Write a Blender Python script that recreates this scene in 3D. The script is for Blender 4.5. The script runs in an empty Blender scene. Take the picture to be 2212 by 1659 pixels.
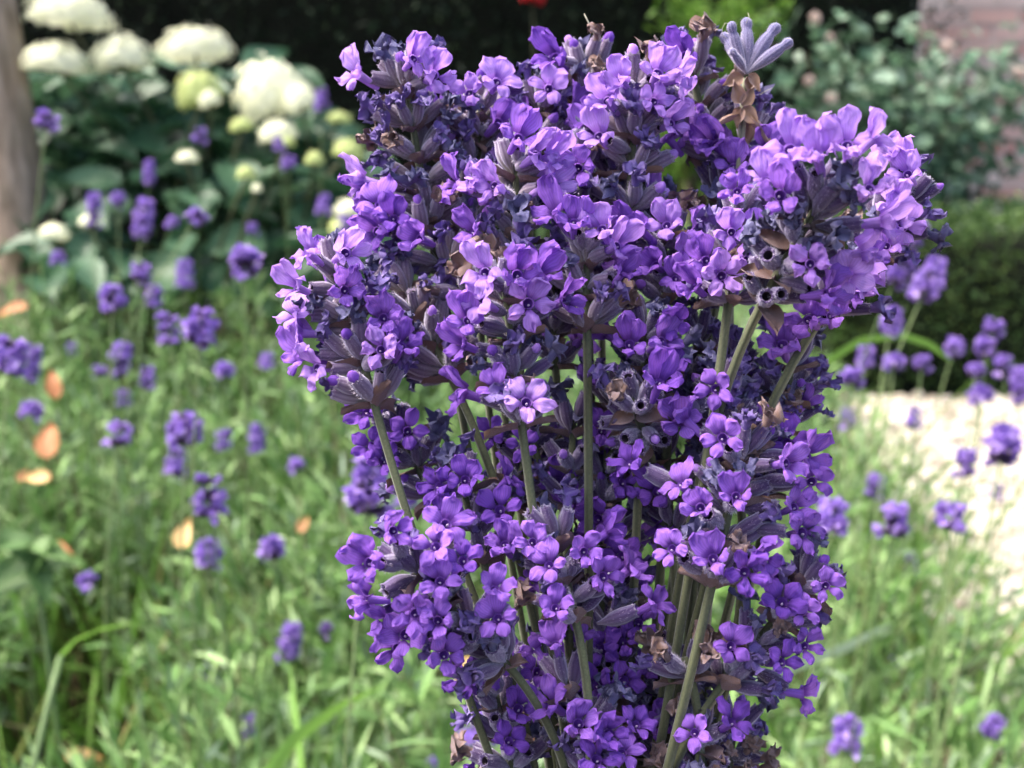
import bpy, math, random
import numpy as np
from mathutils import Vector, Matrix, Quaternion, noise

# ------------------------------------------------------------------ camera, sky, sun, exposure
scene = bpy.context.scene
C = scene.collection
PITCH = math.radians(15.5)
CAM = Vector((0, 0, 1.05))
cam_data = bpy.data.cameras.new('camera')
cam = bpy.data.objects.new('camera', cam_data)
C.objects.link(cam)
cam.location = CAM
cam.rotation_euler = (math.radians(90) - PITCH, 0, 0)
cam_data.sensor_width = 36.0
cam_data.lens = 18.0 / math.tan(math.radians(22.5))
cam_data.clip_start = 0.02
cam_data.clip_end = 500
cam_data.dof.use_dof = True
cam_data.dof.focus_distance = 0.262
cam_data.dof.aperture_fstop = 18.5
scene.camera = cam

SUN_EL, SUN_AZ = math.radians(60), math.radians(-82)      # azimuth from +Y towards +X
world = bpy.data.worlds.new('World')
scene.world = world
world.use_nodes = True
wn = world.node_tree.nodes
bg = wn['Background']
sky = wn.new('ShaderNodeTexSky')
sky.sky_type = 'NISHITA'
sky.sun_disc = False
sky.sun_elevation = SUN_EL
sky.sun_rotation = SUN_AZ
sky.air_density = 0.8
sky.dust_density = 7.0
sky.ozone_density = 0.6
world.node_tree.links.new(sky.outputs['Color'], bg.inputs['Color'])
bg.inputs['Strength'].default_value = 0.15
sd = bpy.data.lights.new('sun', 'SUN')
sun = bpy.data.objects.new('sun', sd)
C.objects.link(sun)
sd.energy = 1.5
sd.angle = math.radians(35)
sd.color = (1.0, 0.95, 0.87)
sdir = Vector((math.sin(SUN_AZ) * math.cos(SUN_EL), math.cos(SUN_AZ) * math.cos(SUN_EL), math.sin(SUN_EL)))
sun.rotation_euler = sdir.to_track_quat('Z', 'Y').to_euler()
sun.location = (0, 0, 6)
scene.view_settings.view_transform = 'Standard'
scene.view_settings.look = 'None'
scene.view_settings.gamma = 1.0
scene.view_settings.use_curve_mapping = False
scene.view_settings.exposure = 2.0
scene.render.engine = 'CYCLES'
scene.cycles.use_denoising = True
scene.cycles.max_bounces = 6
scene.cycles.diffuse_bounces = 3
scene.cycles.transmission_bounces = 4
scene.cycles.sample_clamp_indirect = 4

# ------------------------------------------------------------------ helpers
FPX = 1106.0 / math.tan(math.radians(22.5))
FWD = Vector((0, math.cos(PITCH), -math.sin(PITCH)))
RGT = Vector((1, 0, 0))
UPV = Vector((0, math.sin(PITCH), math.cos(PITCH)))


def P(u, v, d):
    """a place in the garden: direction of sight and distance from the eye"""
    return CAM + d * (FWD + RGT * ((u - 1106) / FPX) - UPV * ((v - 829.5) / FPX))


def tag(o, label=None, cat=None, group=None, kind=None):
    if label: o['label'] = label
    if cat: o['category'] = cat
    if group: o['group'] = group
    if kind: o['kind'] = kind
    return o


def empty(name, loc):
    o = bpy.data.objects.new(name, None)
    C.objects.link(o)
    o.empty_display_size = 0.01
    o.location = loc
    return o


def obj(name, me, parent=None, mw=None, pw=None):
    """mw: world matrix of the object, pw: world matrix of its parent"""
    o = bpy.data.objects.new(name, me)
    C.objects.link(o)
    if parent is not None:
        o.parent = parent
    if mw is not None:
        o.matrix_basis = (pw.inverted() @ mw) if pw is not None else mw
    return o


def frame(zdir, up, loc, s=1.0):
    z = zdir.normalized()
    x = up.cross(z)
    if x.length < 1e-6:
        x = Vector((1, 0, 0)).cross(z)
        if x.length < 1e-6: x = Vector((0, 1, 0)).cross(z)
    x.normalize()
    y = z.cross(x)
    m = Matrix(((x.x * s, y.x * s, z.x * s, loc.x), (x.y * s, y.y * s, z.y * s, loc.y),
                (x.z * s, y.z * s, z.z * s, loc.z), (0, 0, 0, 1)))
    return m


class MB:
    def __init__(self):
        self.v, self.f, self.m, self.uv = [], [], [], []

    def vert(self, p, uv=(0, 0)):
        self.v.append(tuple(p)); self.uv.append(uv)
        return len(self.v) - 1

    def face(self, idx, mat=0):
        self.f.append(tuple(idx)); self.m.append(mat)

    def grid(self, pts, uvs, mat=0, closed=False):
        n, k = len(pts), len(pts[0])
        b = len(self.v)
        for i in range(n):
            for j in range(k):
                self.vert(pts[i][j], uvs[i][j])
        for i in range(n - 1):
            for j in range(k if closed else k - 1):
                j2 = (j + 1) % k
                self.face((b + i * k + j, b + i * k + j2, b + (i + 1) * k + j2, b + (i + 1) * k + j), mat)

    def tube(self, pts, radii, n=8, mat=0, sq=0.0, cap=True):
        pts = [Vector(p) for p in pts]
        ref = Vector((0.3, 0.9, 0.2))
        rings, uvs = [], []
        ln = 0
        for i, p in enumerate(pts):
            t = (pts[min(i + 1, len(pts) - 1)] - pts[max(i - 1, 0)]).normalized()
            a = t.cross(ref)
            if a.length < 0.05: a = t.cross(Vector((1, 0, 0)))
            a.normalize(); b = t.cross(a)
            if i: ln += (p - pts[i - 1]).length
            ring, uvr = [], []
            for j in range(n):
                th = 2 * math.pi * j / n
                r = radii[i] * (1 + sq * math.cos(4 * th))
                ring.append(p + (a * math.cos(th) + b * math.sin(th)) * r)
                uvr.append((j / n, ln))
            rings.append(ring); uvs.append(uvr)
        b0 = len(self.v)
        self.grid(rings, uvs, mat, closed=True)
        if cap:
            self.face([b0 + j for j in range(n)][::-1], mat)
            b1 = b0 + (len(pts) - 1) * n
            self.face([b1 + j for j in range(n)], mat)

    def mesh(self, name, mats, smooth=True):
        me = bpy.data.meshes.new(name)
        me.from_pydata(self.v, [], self.f)
        for m in mats: me.materials.append(m)
        me.polygons.foreach_set('material_index', self.m)
        me.polygons.foreach_set('use_smooth', [smooth] * len(self.f))
        uvl = me.uv_layers.new(name='UVMap')
        li = np.zeros(len(me.loops), dtype=np.int32)
        me.loops.foreach_get('vertex_index', li)
        uvl.data.foreach_set('uv', np.array(self.uv, dtype=np.float32)[li].ravel())
        me.update()
        return me


def quad_mesh(name, verts, quads, mats, matidx=None, smooth=True):
    me = bpy.data.meshes.new(name)
    nv, nf = len(verts), len(quads)
    me.vertices.add(nv)
    me.vertices.foreach_set('co', np.asarray(verts, dtype=np.float32).ravel())
    me.loops.add(nf * 4)
    me.loops.foreach_set('vertex_index', np.asarray(quads, dtype=np.int32).ravel())
    me.polygons.add(nf)
    me.polygons.foreach_set('loop_start', np.arange(0, nf * 4, 4, dtype=np.int32))
    me.polygons.foreach_set('use_smooth', np.full(nf, smooth))
    for m in mats: me.materials.append(m)
    if matidx is not None:
        me.polygons.foreach_set('material_index', np.asarray(matidx, dtype=np.int32))
    me.update(calc_edges=True)
    me.validate()
    return me


rng = np.random.default_rng(7)
random.seed(11)


def nrm(a):
    return a / np.maximum(np.linalg.norm(a, axis=-1, keepdims=True), 1e-9)


def blades(base, dirs, length, width, droop=0.3, seg=4, shape='lance', fold=0.25, r=rng):
    """many narrow or broad leaves at once; returns verts and quads (two strips per leaf, folded on the midrib)"""
    N = len(base)
    length = np.broadcast_to(length, (N,)).astype(float)
    width = np.broadcast_to(width, (N,)).astype(float)
    droop = np.broadcast_to(droop, (N,)).astype(float)
    d = nrm(dirs)
    side = nrm(np.cross(d, nrm(r.normal(size=(N, 3)) * 0.6 + np.array([0, 0, 1.0]))))
    up = np.cross(side, d)
    V = []
    s = np.linspace(0, 1, seg + 1)
    for t in s:
        c = base + d * (length * t)[:, None] - np.array([0, 0, 1.0]) * (droop * length * t * t)[:, None]
        if shape == 'lance':
            w = width * 0.5 * (0.45 + 0.55 * min(1, t / 0.35)) * (1 - max(0, (t - 0.35) / 0.65) ** 2.2) + 1e-5
        else:
            w = width * 0.5 * math.sin(math.pi * min(0.985, 0.06 + 0.94 * t ** 0.8)) ** 0.8 + 1e-5
        V.append(np.stack([c + side * w[:, None] + up * (fold * w)[:, None], c, c - side * w[:, None] + up * (fold * w)[:, None]], 1))
    V = np.stack(V, 1)                       # N, seg+1, 3, 3
    verts = V.reshape(-1, 3)
    k = (seg + 1) * 3
    q = []
    for i in range(seg):
        for j in (0, 1):
            q.append([i * 3 + j, i * 3 + j + 1, (i + 1) * 3 + j + 1, (i + 1) * 3 + j])
    q = np.array(q)
    quads = (np.arange(N) * k)[:, None, None] + q[None]
    return verts, quads.reshape(-1, 4)


class Cat:
    def __init__(self): self.v, self.q, self.m, self.n = [], [], [], 0
    def add(self, vq, mat=0):
        v, q = vq
        self.v.append(v); self.q.append(q + self.n); self.m.append(np.full(len(q), mat)); self.n += len(v)
    def mesh(self, name, mats, smooth=True):
        return quad_mesh(name, np.concatenate(self.v), np.concatenate(self.q), mats, np.concatenate(self.m), smooth)


# ------------------------------------------------------------------ materials
def new_mat(name):
    m = bpy.data.materials.new(name)
    m.use_nodes = True
    nt = m.node_tree
    b = nt.nodes['Principled BSDF']
    return m, nt, b


def node(nt, t, **kw):
    n = nt.nodes.new(t)
    for k, v in kw.items(): setattr(n, k, v)
    return n


def ramp(nt, stops, fac=None):
    r = node(nt, 'ShaderNodeValToRGB')
    el = r.color_ramp.elements
    while len(el) < len(stops): el.new(0.5)
    for e, (p, c) in zip(el, stops):
        e.position = p; e.color = (*c, 1)
    if fac is not None: nt.links.new(fac, r.inputs['Fac'])
    return r


def mixc(nt, a, b, fac, mode='MIX'):
    m = node(nt, 'ShaderNodeMix', data_type='RGBA', blend_type=mode)
    for s, x in ((m.inputs[0], fac), (m.inputs[6], a), (m.inputs[7], b)):
        if hasattr(x, 'is_linked') or hasattr(x, 'links'): nt.links.new(x, s)
        elif isinstance(x, (int, float)): s.default_value = x
        else: s.default_value = (*x, 1)
    return m.outputs[2]


def math_n(nt, op, a, b=None):
    m = node(nt, 'ShaderNodeMath', operation=op)
    for s, x in zip(m.inputs, (a, b)):
        if x is None: continue
        if isinstance(x, (int, float)): s.default_value = x
        else: nt.links.new(x, s)
    return m.outputs[0]


def noise_n(nt, scale, detail=3, coord='Object', rough=0.5):
    tc = node(nt, 'ShaderNodeTexCoord')
    n = node(nt, 'ShaderNodeTexNoise')
    n.inputs['Scale'].default_value = scale
    n.inputs['Detail'].default_value = detail
    n.inputs['Roughness'].default_value = rough
    nt.links.new(tc.outputs[coord], n.inputs['Vector'])
    return n.outputs['Fac']


def bump(nt, b, h, strength, dist):
    n = node(nt, 'ShaderNodeBump')
    n.inputs['Strength'].default_value = strength
    n.inputs['Distance'].default_value = dist
    nt.links.new(h, n.inputs['Height'])
    nt.links.new(n.outputs[0], b.inputs['Normal'])


def translucent(nt, b, col, w):
    tr = node(nt, 'ShaderNodeBsdfTranslucent')
    mx = node(nt, 'ShaderNodeMixShader')
    mx.inputs[0].default_value = w
    if isinstance(col, tuple): tr.inputs['Color'].default_value = (*col, 1)
    else: nt.links.new(col, tr.inputs['Color'])
    out = nt.nodes['Material Output']
    nt.links.new(b.outputs[0], mx.inputs[1]); nt.links.new(tr.outputs[0], mx.inputs[2])
    nt.links.new(mx.outputs[0], out.inputs['Surface'])


def leaf_mat(name, stops, rough=0.55, trans=0.25, per='island', nscale=0, spec=0.3):
    m, nt, b = new_mat(name)
    if per == 'island':
        g = node(nt, 'ShaderNodeNewGeometry'); f = g.outputs['Random Per Island']
    else:
        g = node(nt, 'ShaderNodeObjectInfo'); f = g.outputs['Random']
    c = ramp(nt, stops, f).outputs[0]
    if nscale:
        c = mixc(nt, c, (0.02, 0.03, 0.015), math_n(nt, 'MULTIPLY', noise_n(nt, nscale, 4), 0.35))
    nt.links.new(c, b.inputs['Base Color'])
    b.inputs['Roughness'].default_value = rough
    b.inputs['Specular IOR Level'].default_value = spec
    if trans: translucent(nt, b, c, trans)
    return m


def plain(name, col, rough=0.7, spec=0.3, nscale=0, dark=None, bumpd=0):
    m, nt, b = new_mat(name)
    b.inputs['Roughness'].default_value = rough
    b.inputs['Specular IOR Level'].default_value = spec
    if nscale:
        f = noise_n(nt, nscale, 5)
        c = ramp(nt, [(0.3, dark or tuple(x * 0.5 for x in col)), (0.7, col)], f).outputs[0]
        nt.links.new(c, b.inputs['Base Color'])
        if bumpd: bump(nt, b, f, 0.6, bumpd)
    else:
        b.inputs['Base Color'].default_value = (*col, 1)
    return m


def petal_mat(name, c_a, c_b, throat, trans=0.35):
    m, nt, b = new_mat(name)
    oi = node(nt, 'ShaderNodeObjectInfo')
    uv = node(nt, 'ShaderNodeUVMap')
    sp = node(nt, 'ShaderNodeSeparateXYZ')
    nt.links.new(uv.outputs[0], sp.inputs[0])
    x, s = sp.outputs[0], sp.outputs[1]
    col = ramp(nt, [(0.0, c_a), (0.55, tuple((p + q) / 2 for p, q in zip(c_a, c_b))), (1.0, c_b)], oi.outputs['Random']).outputs[0]
    # fine veins that fan out along the petal, strongest near the throat
    wob = noise_n(nt, 900, 2)
    xx = math_n(nt, 'ADD', math_n(nt, 'MULTIPLY', x, 26.0), math_n(nt, 'MULTIPLY', wob, 5.0))
    vein = math_n(nt, 'POWER', math_n(nt, 'ABSOLUTE', math_n(nt, 'SINE', xx)), 0.5)
    vfac = math_n(nt, 'MULTIPLY', math_n(nt, 'SUBTRACT', 1.0, vein), 0.75)
    col = mixc(nt, col, throat, vfac)
    mott = noise_n(nt, 420, 4)
    col = mixc(nt, col, tuple(min(1, k * 1.45) for k in c_b), math_n(nt, 'MULTIPLY', mott, 0.35))
    tf = ramp(nt, [(0.0, (1, 1, 1)), (0.12, (.8, .8, .8)), (0.34, (0, 0, 0))], s).outputs[0]
    col = mixc(nt, col, throat, math_n(nt, 'MULTIPLY', tf, 0.85))
    nt.links.new(col, b.inputs['Base Color'])
    b.inputs['Roughness'].default_value = 0.6
    b.inputs['Specular IOR Level'].default_value = 0.2
    b.inputs['Sheen Weight'].default_value = 0.06
    b.inputs['Sheen Roughness'].default_value = 0.4
    b.inputs['Sheen Tint'].default_value = (0.8, 0.75, 1, 1)
    bump(nt, b, math_n(nt, 'ADD', vein, math_n(nt, 'MULTIPLY', noise_n(nt, 1100, 3), 1.6)), 0.55, 0.00022)
    translucent(nt, b, col, trans)
    return m


M = {}
M['petal'] = petal_mat('petal_violet', (0.27, 0.110, 0.60), (0.40, 0.19, 0.77), (0.095, 0.020, 0.23))
M['petal_pale_lit'] = petal_mat('petal_lilac_lit', (0.45, 0.24, 0.82), (0.60, 0.37, 0.94), (0.25, 0.09, 0.50), 0.4)  # paler petals, mostly upper sprigs; the light from above is put into the colour
M['petal_deep_shaded'] = petal_mat('petal_deep_violet_shaded', (0.165, 0.058, 0.44), (0.275, 0.108, 0.61), (0.055, 0.012, 0.16), 0.3)  # deep violet; also puts the shading of lower and inner sprigs into colour


def calyx_mat(name, base, mid, top, rib):
    m, nt, b = new_mat(name)
    uv = node(nt, 'ShaderNodeUVMap')
    sp = node(nt, 'ShaderNodeSeparateXYZ')
    nt.links.new(uv.outputs[0], sp.inputs[0])
    n1 = noise_n(nt, 700, 3)
    v = math_n(nt, 'ADD', sp.outputs[1], math_n(nt, 'MULTIPLY', math_n(nt, 'SUBTRACT', n1, 0.5), 0.5))
    c = ramp(nt, [(0.05, base), (0.42, mid), (0.85, top)], v).outputs[0]
    ribf = math_n(nt, 'POWER', math_n(nt, 'ABSOLUTE', math_n(nt, 'SINE', math_n(nt, 'MULTIPLY', sp.outputs[0], math.pi * 10))), 1.5)
    fz = noise_n(nt, 3500, 2)
    k = math_n(nt, 'MULTIPLY', math_n(nt, 'MULTIPLY', ribf, fz), 0.75)
    c = mixc(nt, c, rib, k)
    oi = node(nt, 'ShaderNodeObjectInfo')
    c = mixc(nt, c, top, math_n(nt, 'MULTIPLY', oi.outputs['Random'], 0.5))
    nt.links.new(c, b.inputs['Base Color'])
    b.inputs['Roughness'].default_value = 0.8
    b.inputs['Specular IOR Level'].default_value = 0.15
    b.inputs['Sheen Weight'].default_value = 0.8
    b.inputs['Sheen Roughness'].default_value = 0.5
    b.inputs['Sheen Tint'].default_value = (0.82, 0.78, 1, 1)
    bump(nt, b, math_n(nt, 'ADD', ribf, fz), 0.5, 0.00015)
    return m


M['calyx_grey_lit'] = calyx_mat('calyx_grey_lit', (0.22, 0.215, 0.12), (0.145, 0.110, 0.120), (0.100, 0.060, 0.130), (0.40, 0.34, 0.40))  # grey calyx, mostly upper sprigs; own tone plus their light put into colour
M['calyx_dark_shaded'] = calyx_mat('calyx_dark_shaded', (0.085, 0.068, 0.052), (0.058, 0.030, 0.072), (0.044, 0.020, 0.088), (0.19, 0.14, 0.25))  # dark purple calyx; own tone plus shade of low and inner sprigs painted in
M['calyx_silver'] = calyx_mat('calyx_silver', (0.24, 0.21, 0.22), (0.095, 0.080, 0.15), (0.075, 0.072, 0.175), (0.32, 0.30, 0.43))
M['calyx_inside'] = plain('calyx_inside', (0.02, 0.012, 0.02), 0.9)
M['fuzz'] = plain('fuzz', (0.55, 0.50, 0.62), 0.8)


def wither_mat(name, dark, light, sc=900):
    m, nt, b = new_mat(name)
    f = noise_n(nt, sc, 5, rough=0.65)
    c = ramp(nt, [(0.35, dark), (0.58, tuple(a * 0.5 + c_ * 0.5 for a, c_ in zip(dark, light))), (0.75, light)], f).outputs[0]
    nt.links.new(c, b.inputs['Base Color'])
    b.inputs['Roughness'].default_value = 0.75
    b.inputs['Specular IOR Level'].default_value = 0.2
    b.inputs['Sheen Weight'].default_value = 0.5
    b.inputs['Sheen Tint'].default_value = (0.75, 0.75, 1, 1)
    bump(nt, b, f, 0.8, 0.0004)
    return m


M['wither_navy'] = wither_mat('withered_navy', (0.022, 0.016, 0.085), (0.20, 0.185, 0.43))
M['wither_violet'] = wither_mat('withered_violet', (0.085, 0.034, 0.25), (0.27, 0.165, 0.54))
M['wither_brown'] = wither_mat('withered_brown', (0.10, 0.045, 0.028), (0.46, 0.28, 0.17))
M['bract'] = wither_mat('bract_brown', (0.075, 0.030, 0.012), (0.38, 0.19, 0.085), 700)
M['bract_tan'] = wither_mat('bract_tan', (0.30, 0.15, 0.07), (0.62, 0.42, 0.26), 500)
M['stigma'] = plain('stigma', (0.46, 0.36, 0.50), 0.6)
M['throat'] = plain('throat', (0.12, 0.035, 0.27), 0.8)
M['thread'] = plain('thread', (0.35, 0.34, 0.26), 0.6)


def stem_mat(name, a, b_, sc):
    m, nt, b = new_mat(name)
    f = noise_n(nt, sc, 4)
    uv = node(nt, 'ShaderNodeUVMap')
    sp = node(nt, 'ShaderNodeSeparateXYZ')
    nt.links.new(uv.outputs[0], sp.inputs[0])
    groove = math_n(nt, 'ABSOLUTE', math_n(nt, 'SINE', math_n(nt, 'MULTIPLY', sp.outputs[0], math.pi * 4)))
    c = ramp(nt, [(0.25, a), (0.75, b_)], f).outputs[0]
    c = mixc(nt, c, tuple(x * 0.62 for x in a), math_n(nt, 'MULTIPLY', math_n(nt, 'SUBTRACT', 1.0, groove), 0.8))
    nt.links.new(c, b.inputs['Base Color'])
    b.inputs['Roughness'].default_value = 0.7
    b.inputs['Sheen Weight'].default_value = 0.3
    bump(nt, b, f, 0.6, 0.0002)
    return m


M['stem'] = stem_mat('stem_green', (0.050, 0.062, 0.024), (0.112, 0.128, 0.052), 2200)
M['stem_grey'] = stem_mat('stem_greygreen', (0.15, 0.16, 0.10), (0.27, 0.28, 0.18), 2200)

M['lav_leaf'] = leaf_mat('lavender_leaf', [(0.0, (0.065, 0.140, 0.035)), (0.35, (0.120, 0.240, 0.065)), (0.7, (0.195, 0.325, 0.105)), (1.0, (0.31, 0.43, 0.20))])
M['grass'] = leaf_mat('grass_blade', [(0.0, (0.07, 0.16, 0.022)), (0.5, (0.13, 0.28, 0.042)), (0.85, (0.21, 0.36, 0.075)), (1.0, (0.34, 0.30, 0.13))], trans=0.35)
M['silver_leaf'] = leaf_mat('silver_leaf', [(0.0, (0.17, 0.26, 0.15)), (1.0, (0.36, 0.46, 0.32))])
M['bg_stem'] = leaf_mat('flower_stem', [(0.0, (0.07, 0.12, 0.04)), (1.0, (0.16, 0.22, 0.09))], per='object', trans=0)
M['bg_petal'] = leaf_mat('far_petal', [(0.0, (0.20, 0.115, 0.45)), (0.5, (0.32, 0.20, 0.60)), (1.0, (0.52, 0.39, 0.76))], trans=0.35)
M['bg_calyx'] = leaf_mat('far_calyx', [(0.0, (0.04, 0.025, 0.06)), (1.0, (0.10, 0.07, 0.13))], trans=0)
M['weed_leaf'] = leaf_mat('weed_leaf', [(0.0, (0.08, 0.17, 0.05)), (1.0, (0.14, 0.25, 0.08))], per='object', trans=0.3, nscale=60)
M['hyd_leaf'] = leaf_mat('hydrangea_leaf', [(0.0, (0.024, 0.072, 0.036)), (0.6, (0.055, 0.135, 0.070)), (1.0, (0.095, 0.185, 0.100))], per='object', trans=0.2, nscale=30, rough=0.45)
M['hyd_white'] = leaf_mat('hydrangea_white', [(0.0, (0.76, 0.79, 0.56)), (1.0, (0.90, 0.90, 0.76))], trans=0.45)
M['hyd_lime'] = leaf_mat('hydrangea_lime', [(0.0, (0.46, 0.55, 0.18)), (1.0, (0.70, 0.74, 0.42))], trans=0.35)
M['hyd_stem'] = plain('hydrangea_stem', (0.09, 0.10, 0.05), 0.7, nscale=40)
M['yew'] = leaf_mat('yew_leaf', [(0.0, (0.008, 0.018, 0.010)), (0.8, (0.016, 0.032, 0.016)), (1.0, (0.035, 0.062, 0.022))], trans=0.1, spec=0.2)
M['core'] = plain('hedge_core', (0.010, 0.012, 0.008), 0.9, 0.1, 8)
M['box'] = leaf_mat('box_leaf', [(0.0, (0.022, 0.055, 0.014)), (0.7, (0.050, 0.105, 0.026)), (1.0, (0.13, 0.21, 0.05))], trans=0.2)
M['rose_leaf'] = leaf_mat('rose_leaf', [(0.0, (0.045, 0.105, 0.050)), (0.5, (0.115, 0.205, 0.125)), (1.0, (0.26, 0.36, 0.27))], per='object', trans=0.25, rough=0.4)
M['rose_leaf_i'] = leaf_mat('rose_leaf_small', [(0.0, (0.045, 0.105, 0.050)), (0.5, (0.115, 0.205, 0.125)), (1.0, (0.26, 0.36, 0.27))], trans=0.25, rough=0.4)
M['lime_leaf'] = leaf_mat('bright_leaf', [(0.0, (0.05, 0.12, 0.015)), (0.6, (0.11, 0.24, 0.03)), (1.0, (0.20, 0.34, 0.06))], trans=0.4)
M['wood'] = plain('twig', (0.11, 0.075, 0.05), 0.85, 0.2, 60, (0.04, 0.03, 0.02), 0.002)
M['red'] = leaf_mat('red_petal', [(0.0, (0.35, 0.012, 0.02)), (1.0, (0.60, 0.03, 0.04))], trans=0.3)
M['pink'] = leaf_mat('pink_petal', [(0.0, (0.60, 0.47, 0.43)), (1.0, (0.76, 0.68, 0.62))], trans=0.3)
M['soil'] = plain('soil', (0.060, 0.040, 0.028), 0.95, 0.1, 9, (0.014, 0.010, 0.008), 0.02)
M['gravel'] = leaf_mat('gravel_stone', [(0.0, (0.36, 0.31, 0.24)), (0.4, (0.52, 0.47, 0.385)), (1.0, (0.72, 0.67, 0.57))], trans=0, rough=0.8)
M['gravel_bed'] = plain('gravel_bed', (0.53, 0.48, 0.395), 0.9, 0.2, 60, (0.38, 0.34, 0.275), 0.01)
M['mortar'] = plain('mortar', (0.62, 0.58, 0.53), 0.95, 0.1, 40, (0.48, 0.44, 0.40), 0.004)


def brick_mat():
    m, nt, b = new_mat('brick')
    oi = node(nt, 'ShaderNodeObjectInfo')
    c = ramp(nt, [(0.0, (0.46, 0.23, 0.185)), (0.5, (0.60, 0.355, 0.30)), (0.85, (0.68, 0.48, 0.42)), (1.0, (0.46, 0.15, 0.115))], oi.outputs['Random']).outputs[0]
    f = noise_n(nt, 45, 5)
    c = mixc(nt, c, (0.52, 0.44, 0.39), math_n(nt, 'MULTIPLY', f, 0.5))
    nt.links.new(c, b.inputs['Base Color'])
    b.inputs['Roughness'].default_value = 0.9
    bump(nt, b, f, 0.5, 0.004)
    return m


M['brick'] = brick_mat()
M['brick_pale'] = leaf_mat('brick_pale', [(0.0, (0.56, 0.42, 0.37)), (1.0, (0.70, 0.60, 0.55))], per='object', trans=0, rough=.9)


def bark_mat():
    m, nt, b = new_mat('bark')
    tc = node(nt, 'ShaderNodeTexCoord')
    mp = node(nt, 'ShaderNodeMapping')
    mp.inputs['Scale'].default_value = (1, 1, 0.16)
    nt.links.new(tc.outputs['Object'], mp.inputs[0])
    n = node(nt, 'ShaderNodeTexNoise')
    n.inputs['Scale'].default_value = 50; n.inputs['Detail'].default_value = 6
    nt.links.new(mp.outputs[0], n.inputs['Vector'])
    n2 = noise_n(nt, 9, 3)
    c = ramp(nt, [(0.3, (0.11, 0.072, 0.052)), (0.55, (0.27, 0.195, 0.155)), (0.8, (0.42, 0.34, 0.29))], n.outputs['Fac']).outputs[0]
    c = mixc(nt, c, (0.13, 0.14, 0.08), math_n(nt, 'MULTIPLY', n2, 0.4))
    nt.links.new(c, b.inputs['Base Color'])
    b.inputs['Roughness'].default_value = 0.9
    bump(nt, b, n.outputs['Fac'], 0.8, 0.01)
    return m


M['bark'] = bark_mat()
M['dry_leaf'] = leaf_mat('fallen_leaf', [(0.0, (0.42, 0.17, 0.07)), (0.5, (0.60, 0.30, 0.14)), (1.0, (0.68, 0.46, 0.20))], per='object', trans=0.3, nscale=25)

# ------------------------------------------------------------------ ground, gravel
def sheet(name, x0, x1, y0, y1, z, nx, ny, amp, mat, sc=3.0):
    xs, ys = np.linspace(x0, x1, nx + 1), np.linspace(y0, y1, ny + 1)
    v = []
    for y in ys:
        for x in xs:
            v.append((x, y, z + amp * noise.noise(Vector((x * sc, y * sc, 3.1)))))
    q = [[j * (nx + 1) + i, j * (nx + 1) + i + 1, (j + 1) * (nx + 1) + i + 1, (j + 1) * (nx + 1) + i] for j in range(ny) for i in range(nx)]
    return quad_mesh(name, v, q, [mat])


tag(obj('ground', sheet('ground', -120, 120, -40, 300, -0.012, 8, 8, 0, M['soil'])), kind='structure')
tag(obj('garden_bed', sheet('garden_bed', -3.2, 0.70, -0.6, 4.6, 0.03, 60, 80, 0.03, M['soil'], 4)), kind='structure')
tag(obj('gravel_path', sheet('gravel_path', 0.60, 7.0, -0.6, 3.56, 0.012, 60, 50, 0.008, M['gravel_bed'], 3)), kind='structure')


def stones(n):
    r = np.random.default_rng(5)
    cx = 0.62 + r.random(n) ** 1.3 * 2.3
    cy = 0.9 + r.random(n) * 2.68
    s = 0.006 + 0.010 * r.random(n) ** 2
    base = np.array([[-1, -1, -.6], [1, -1, -.6], [1, 1, -.6], [-1, 1, -.6], [-.75, -.75, .6], [.75, -.75, .6], [.75, .75, .6], [-.75, .75, .6]])
    q = np.array([[0, 1, 5, 4], [1, 2, 6, 5], [2, 3, 7, 6], [3, 0, 4, 7], [4, 5, 6, 7]])
    an = r.random(n) * 6.28
    jit = 1 + 0.35 * r.normal(size=(n, 8, 3))
    b = base[None] * jit * s[:, None, None]
    x = b[..., 0] * np.cos(an)[:, None] - b[..., 1] * np.sin(an)[:, None]
    y = b[..., 0] * np.sin(an)[:, None] + b[..., 1] * np.cos(an)[:, None]
    v = np.stack([x + cx[:, None], y + cy[:, None], b[..., 2] + 0.018 + s[:, None] * 0.3], -1).reshape(-1, 3)
    return v, (np.arange(n) * 8)[:, None, None] + q[None]


sv, sq_ = stones(11000)
tag(obj('gravel', quad_mesh('gravel', sv, sq_.reshape(-1, 4), [M['gravel']], smooth=False)),
    'loose pale cream gravel stones on the path', 'gravel', kind='stuff')

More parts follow.
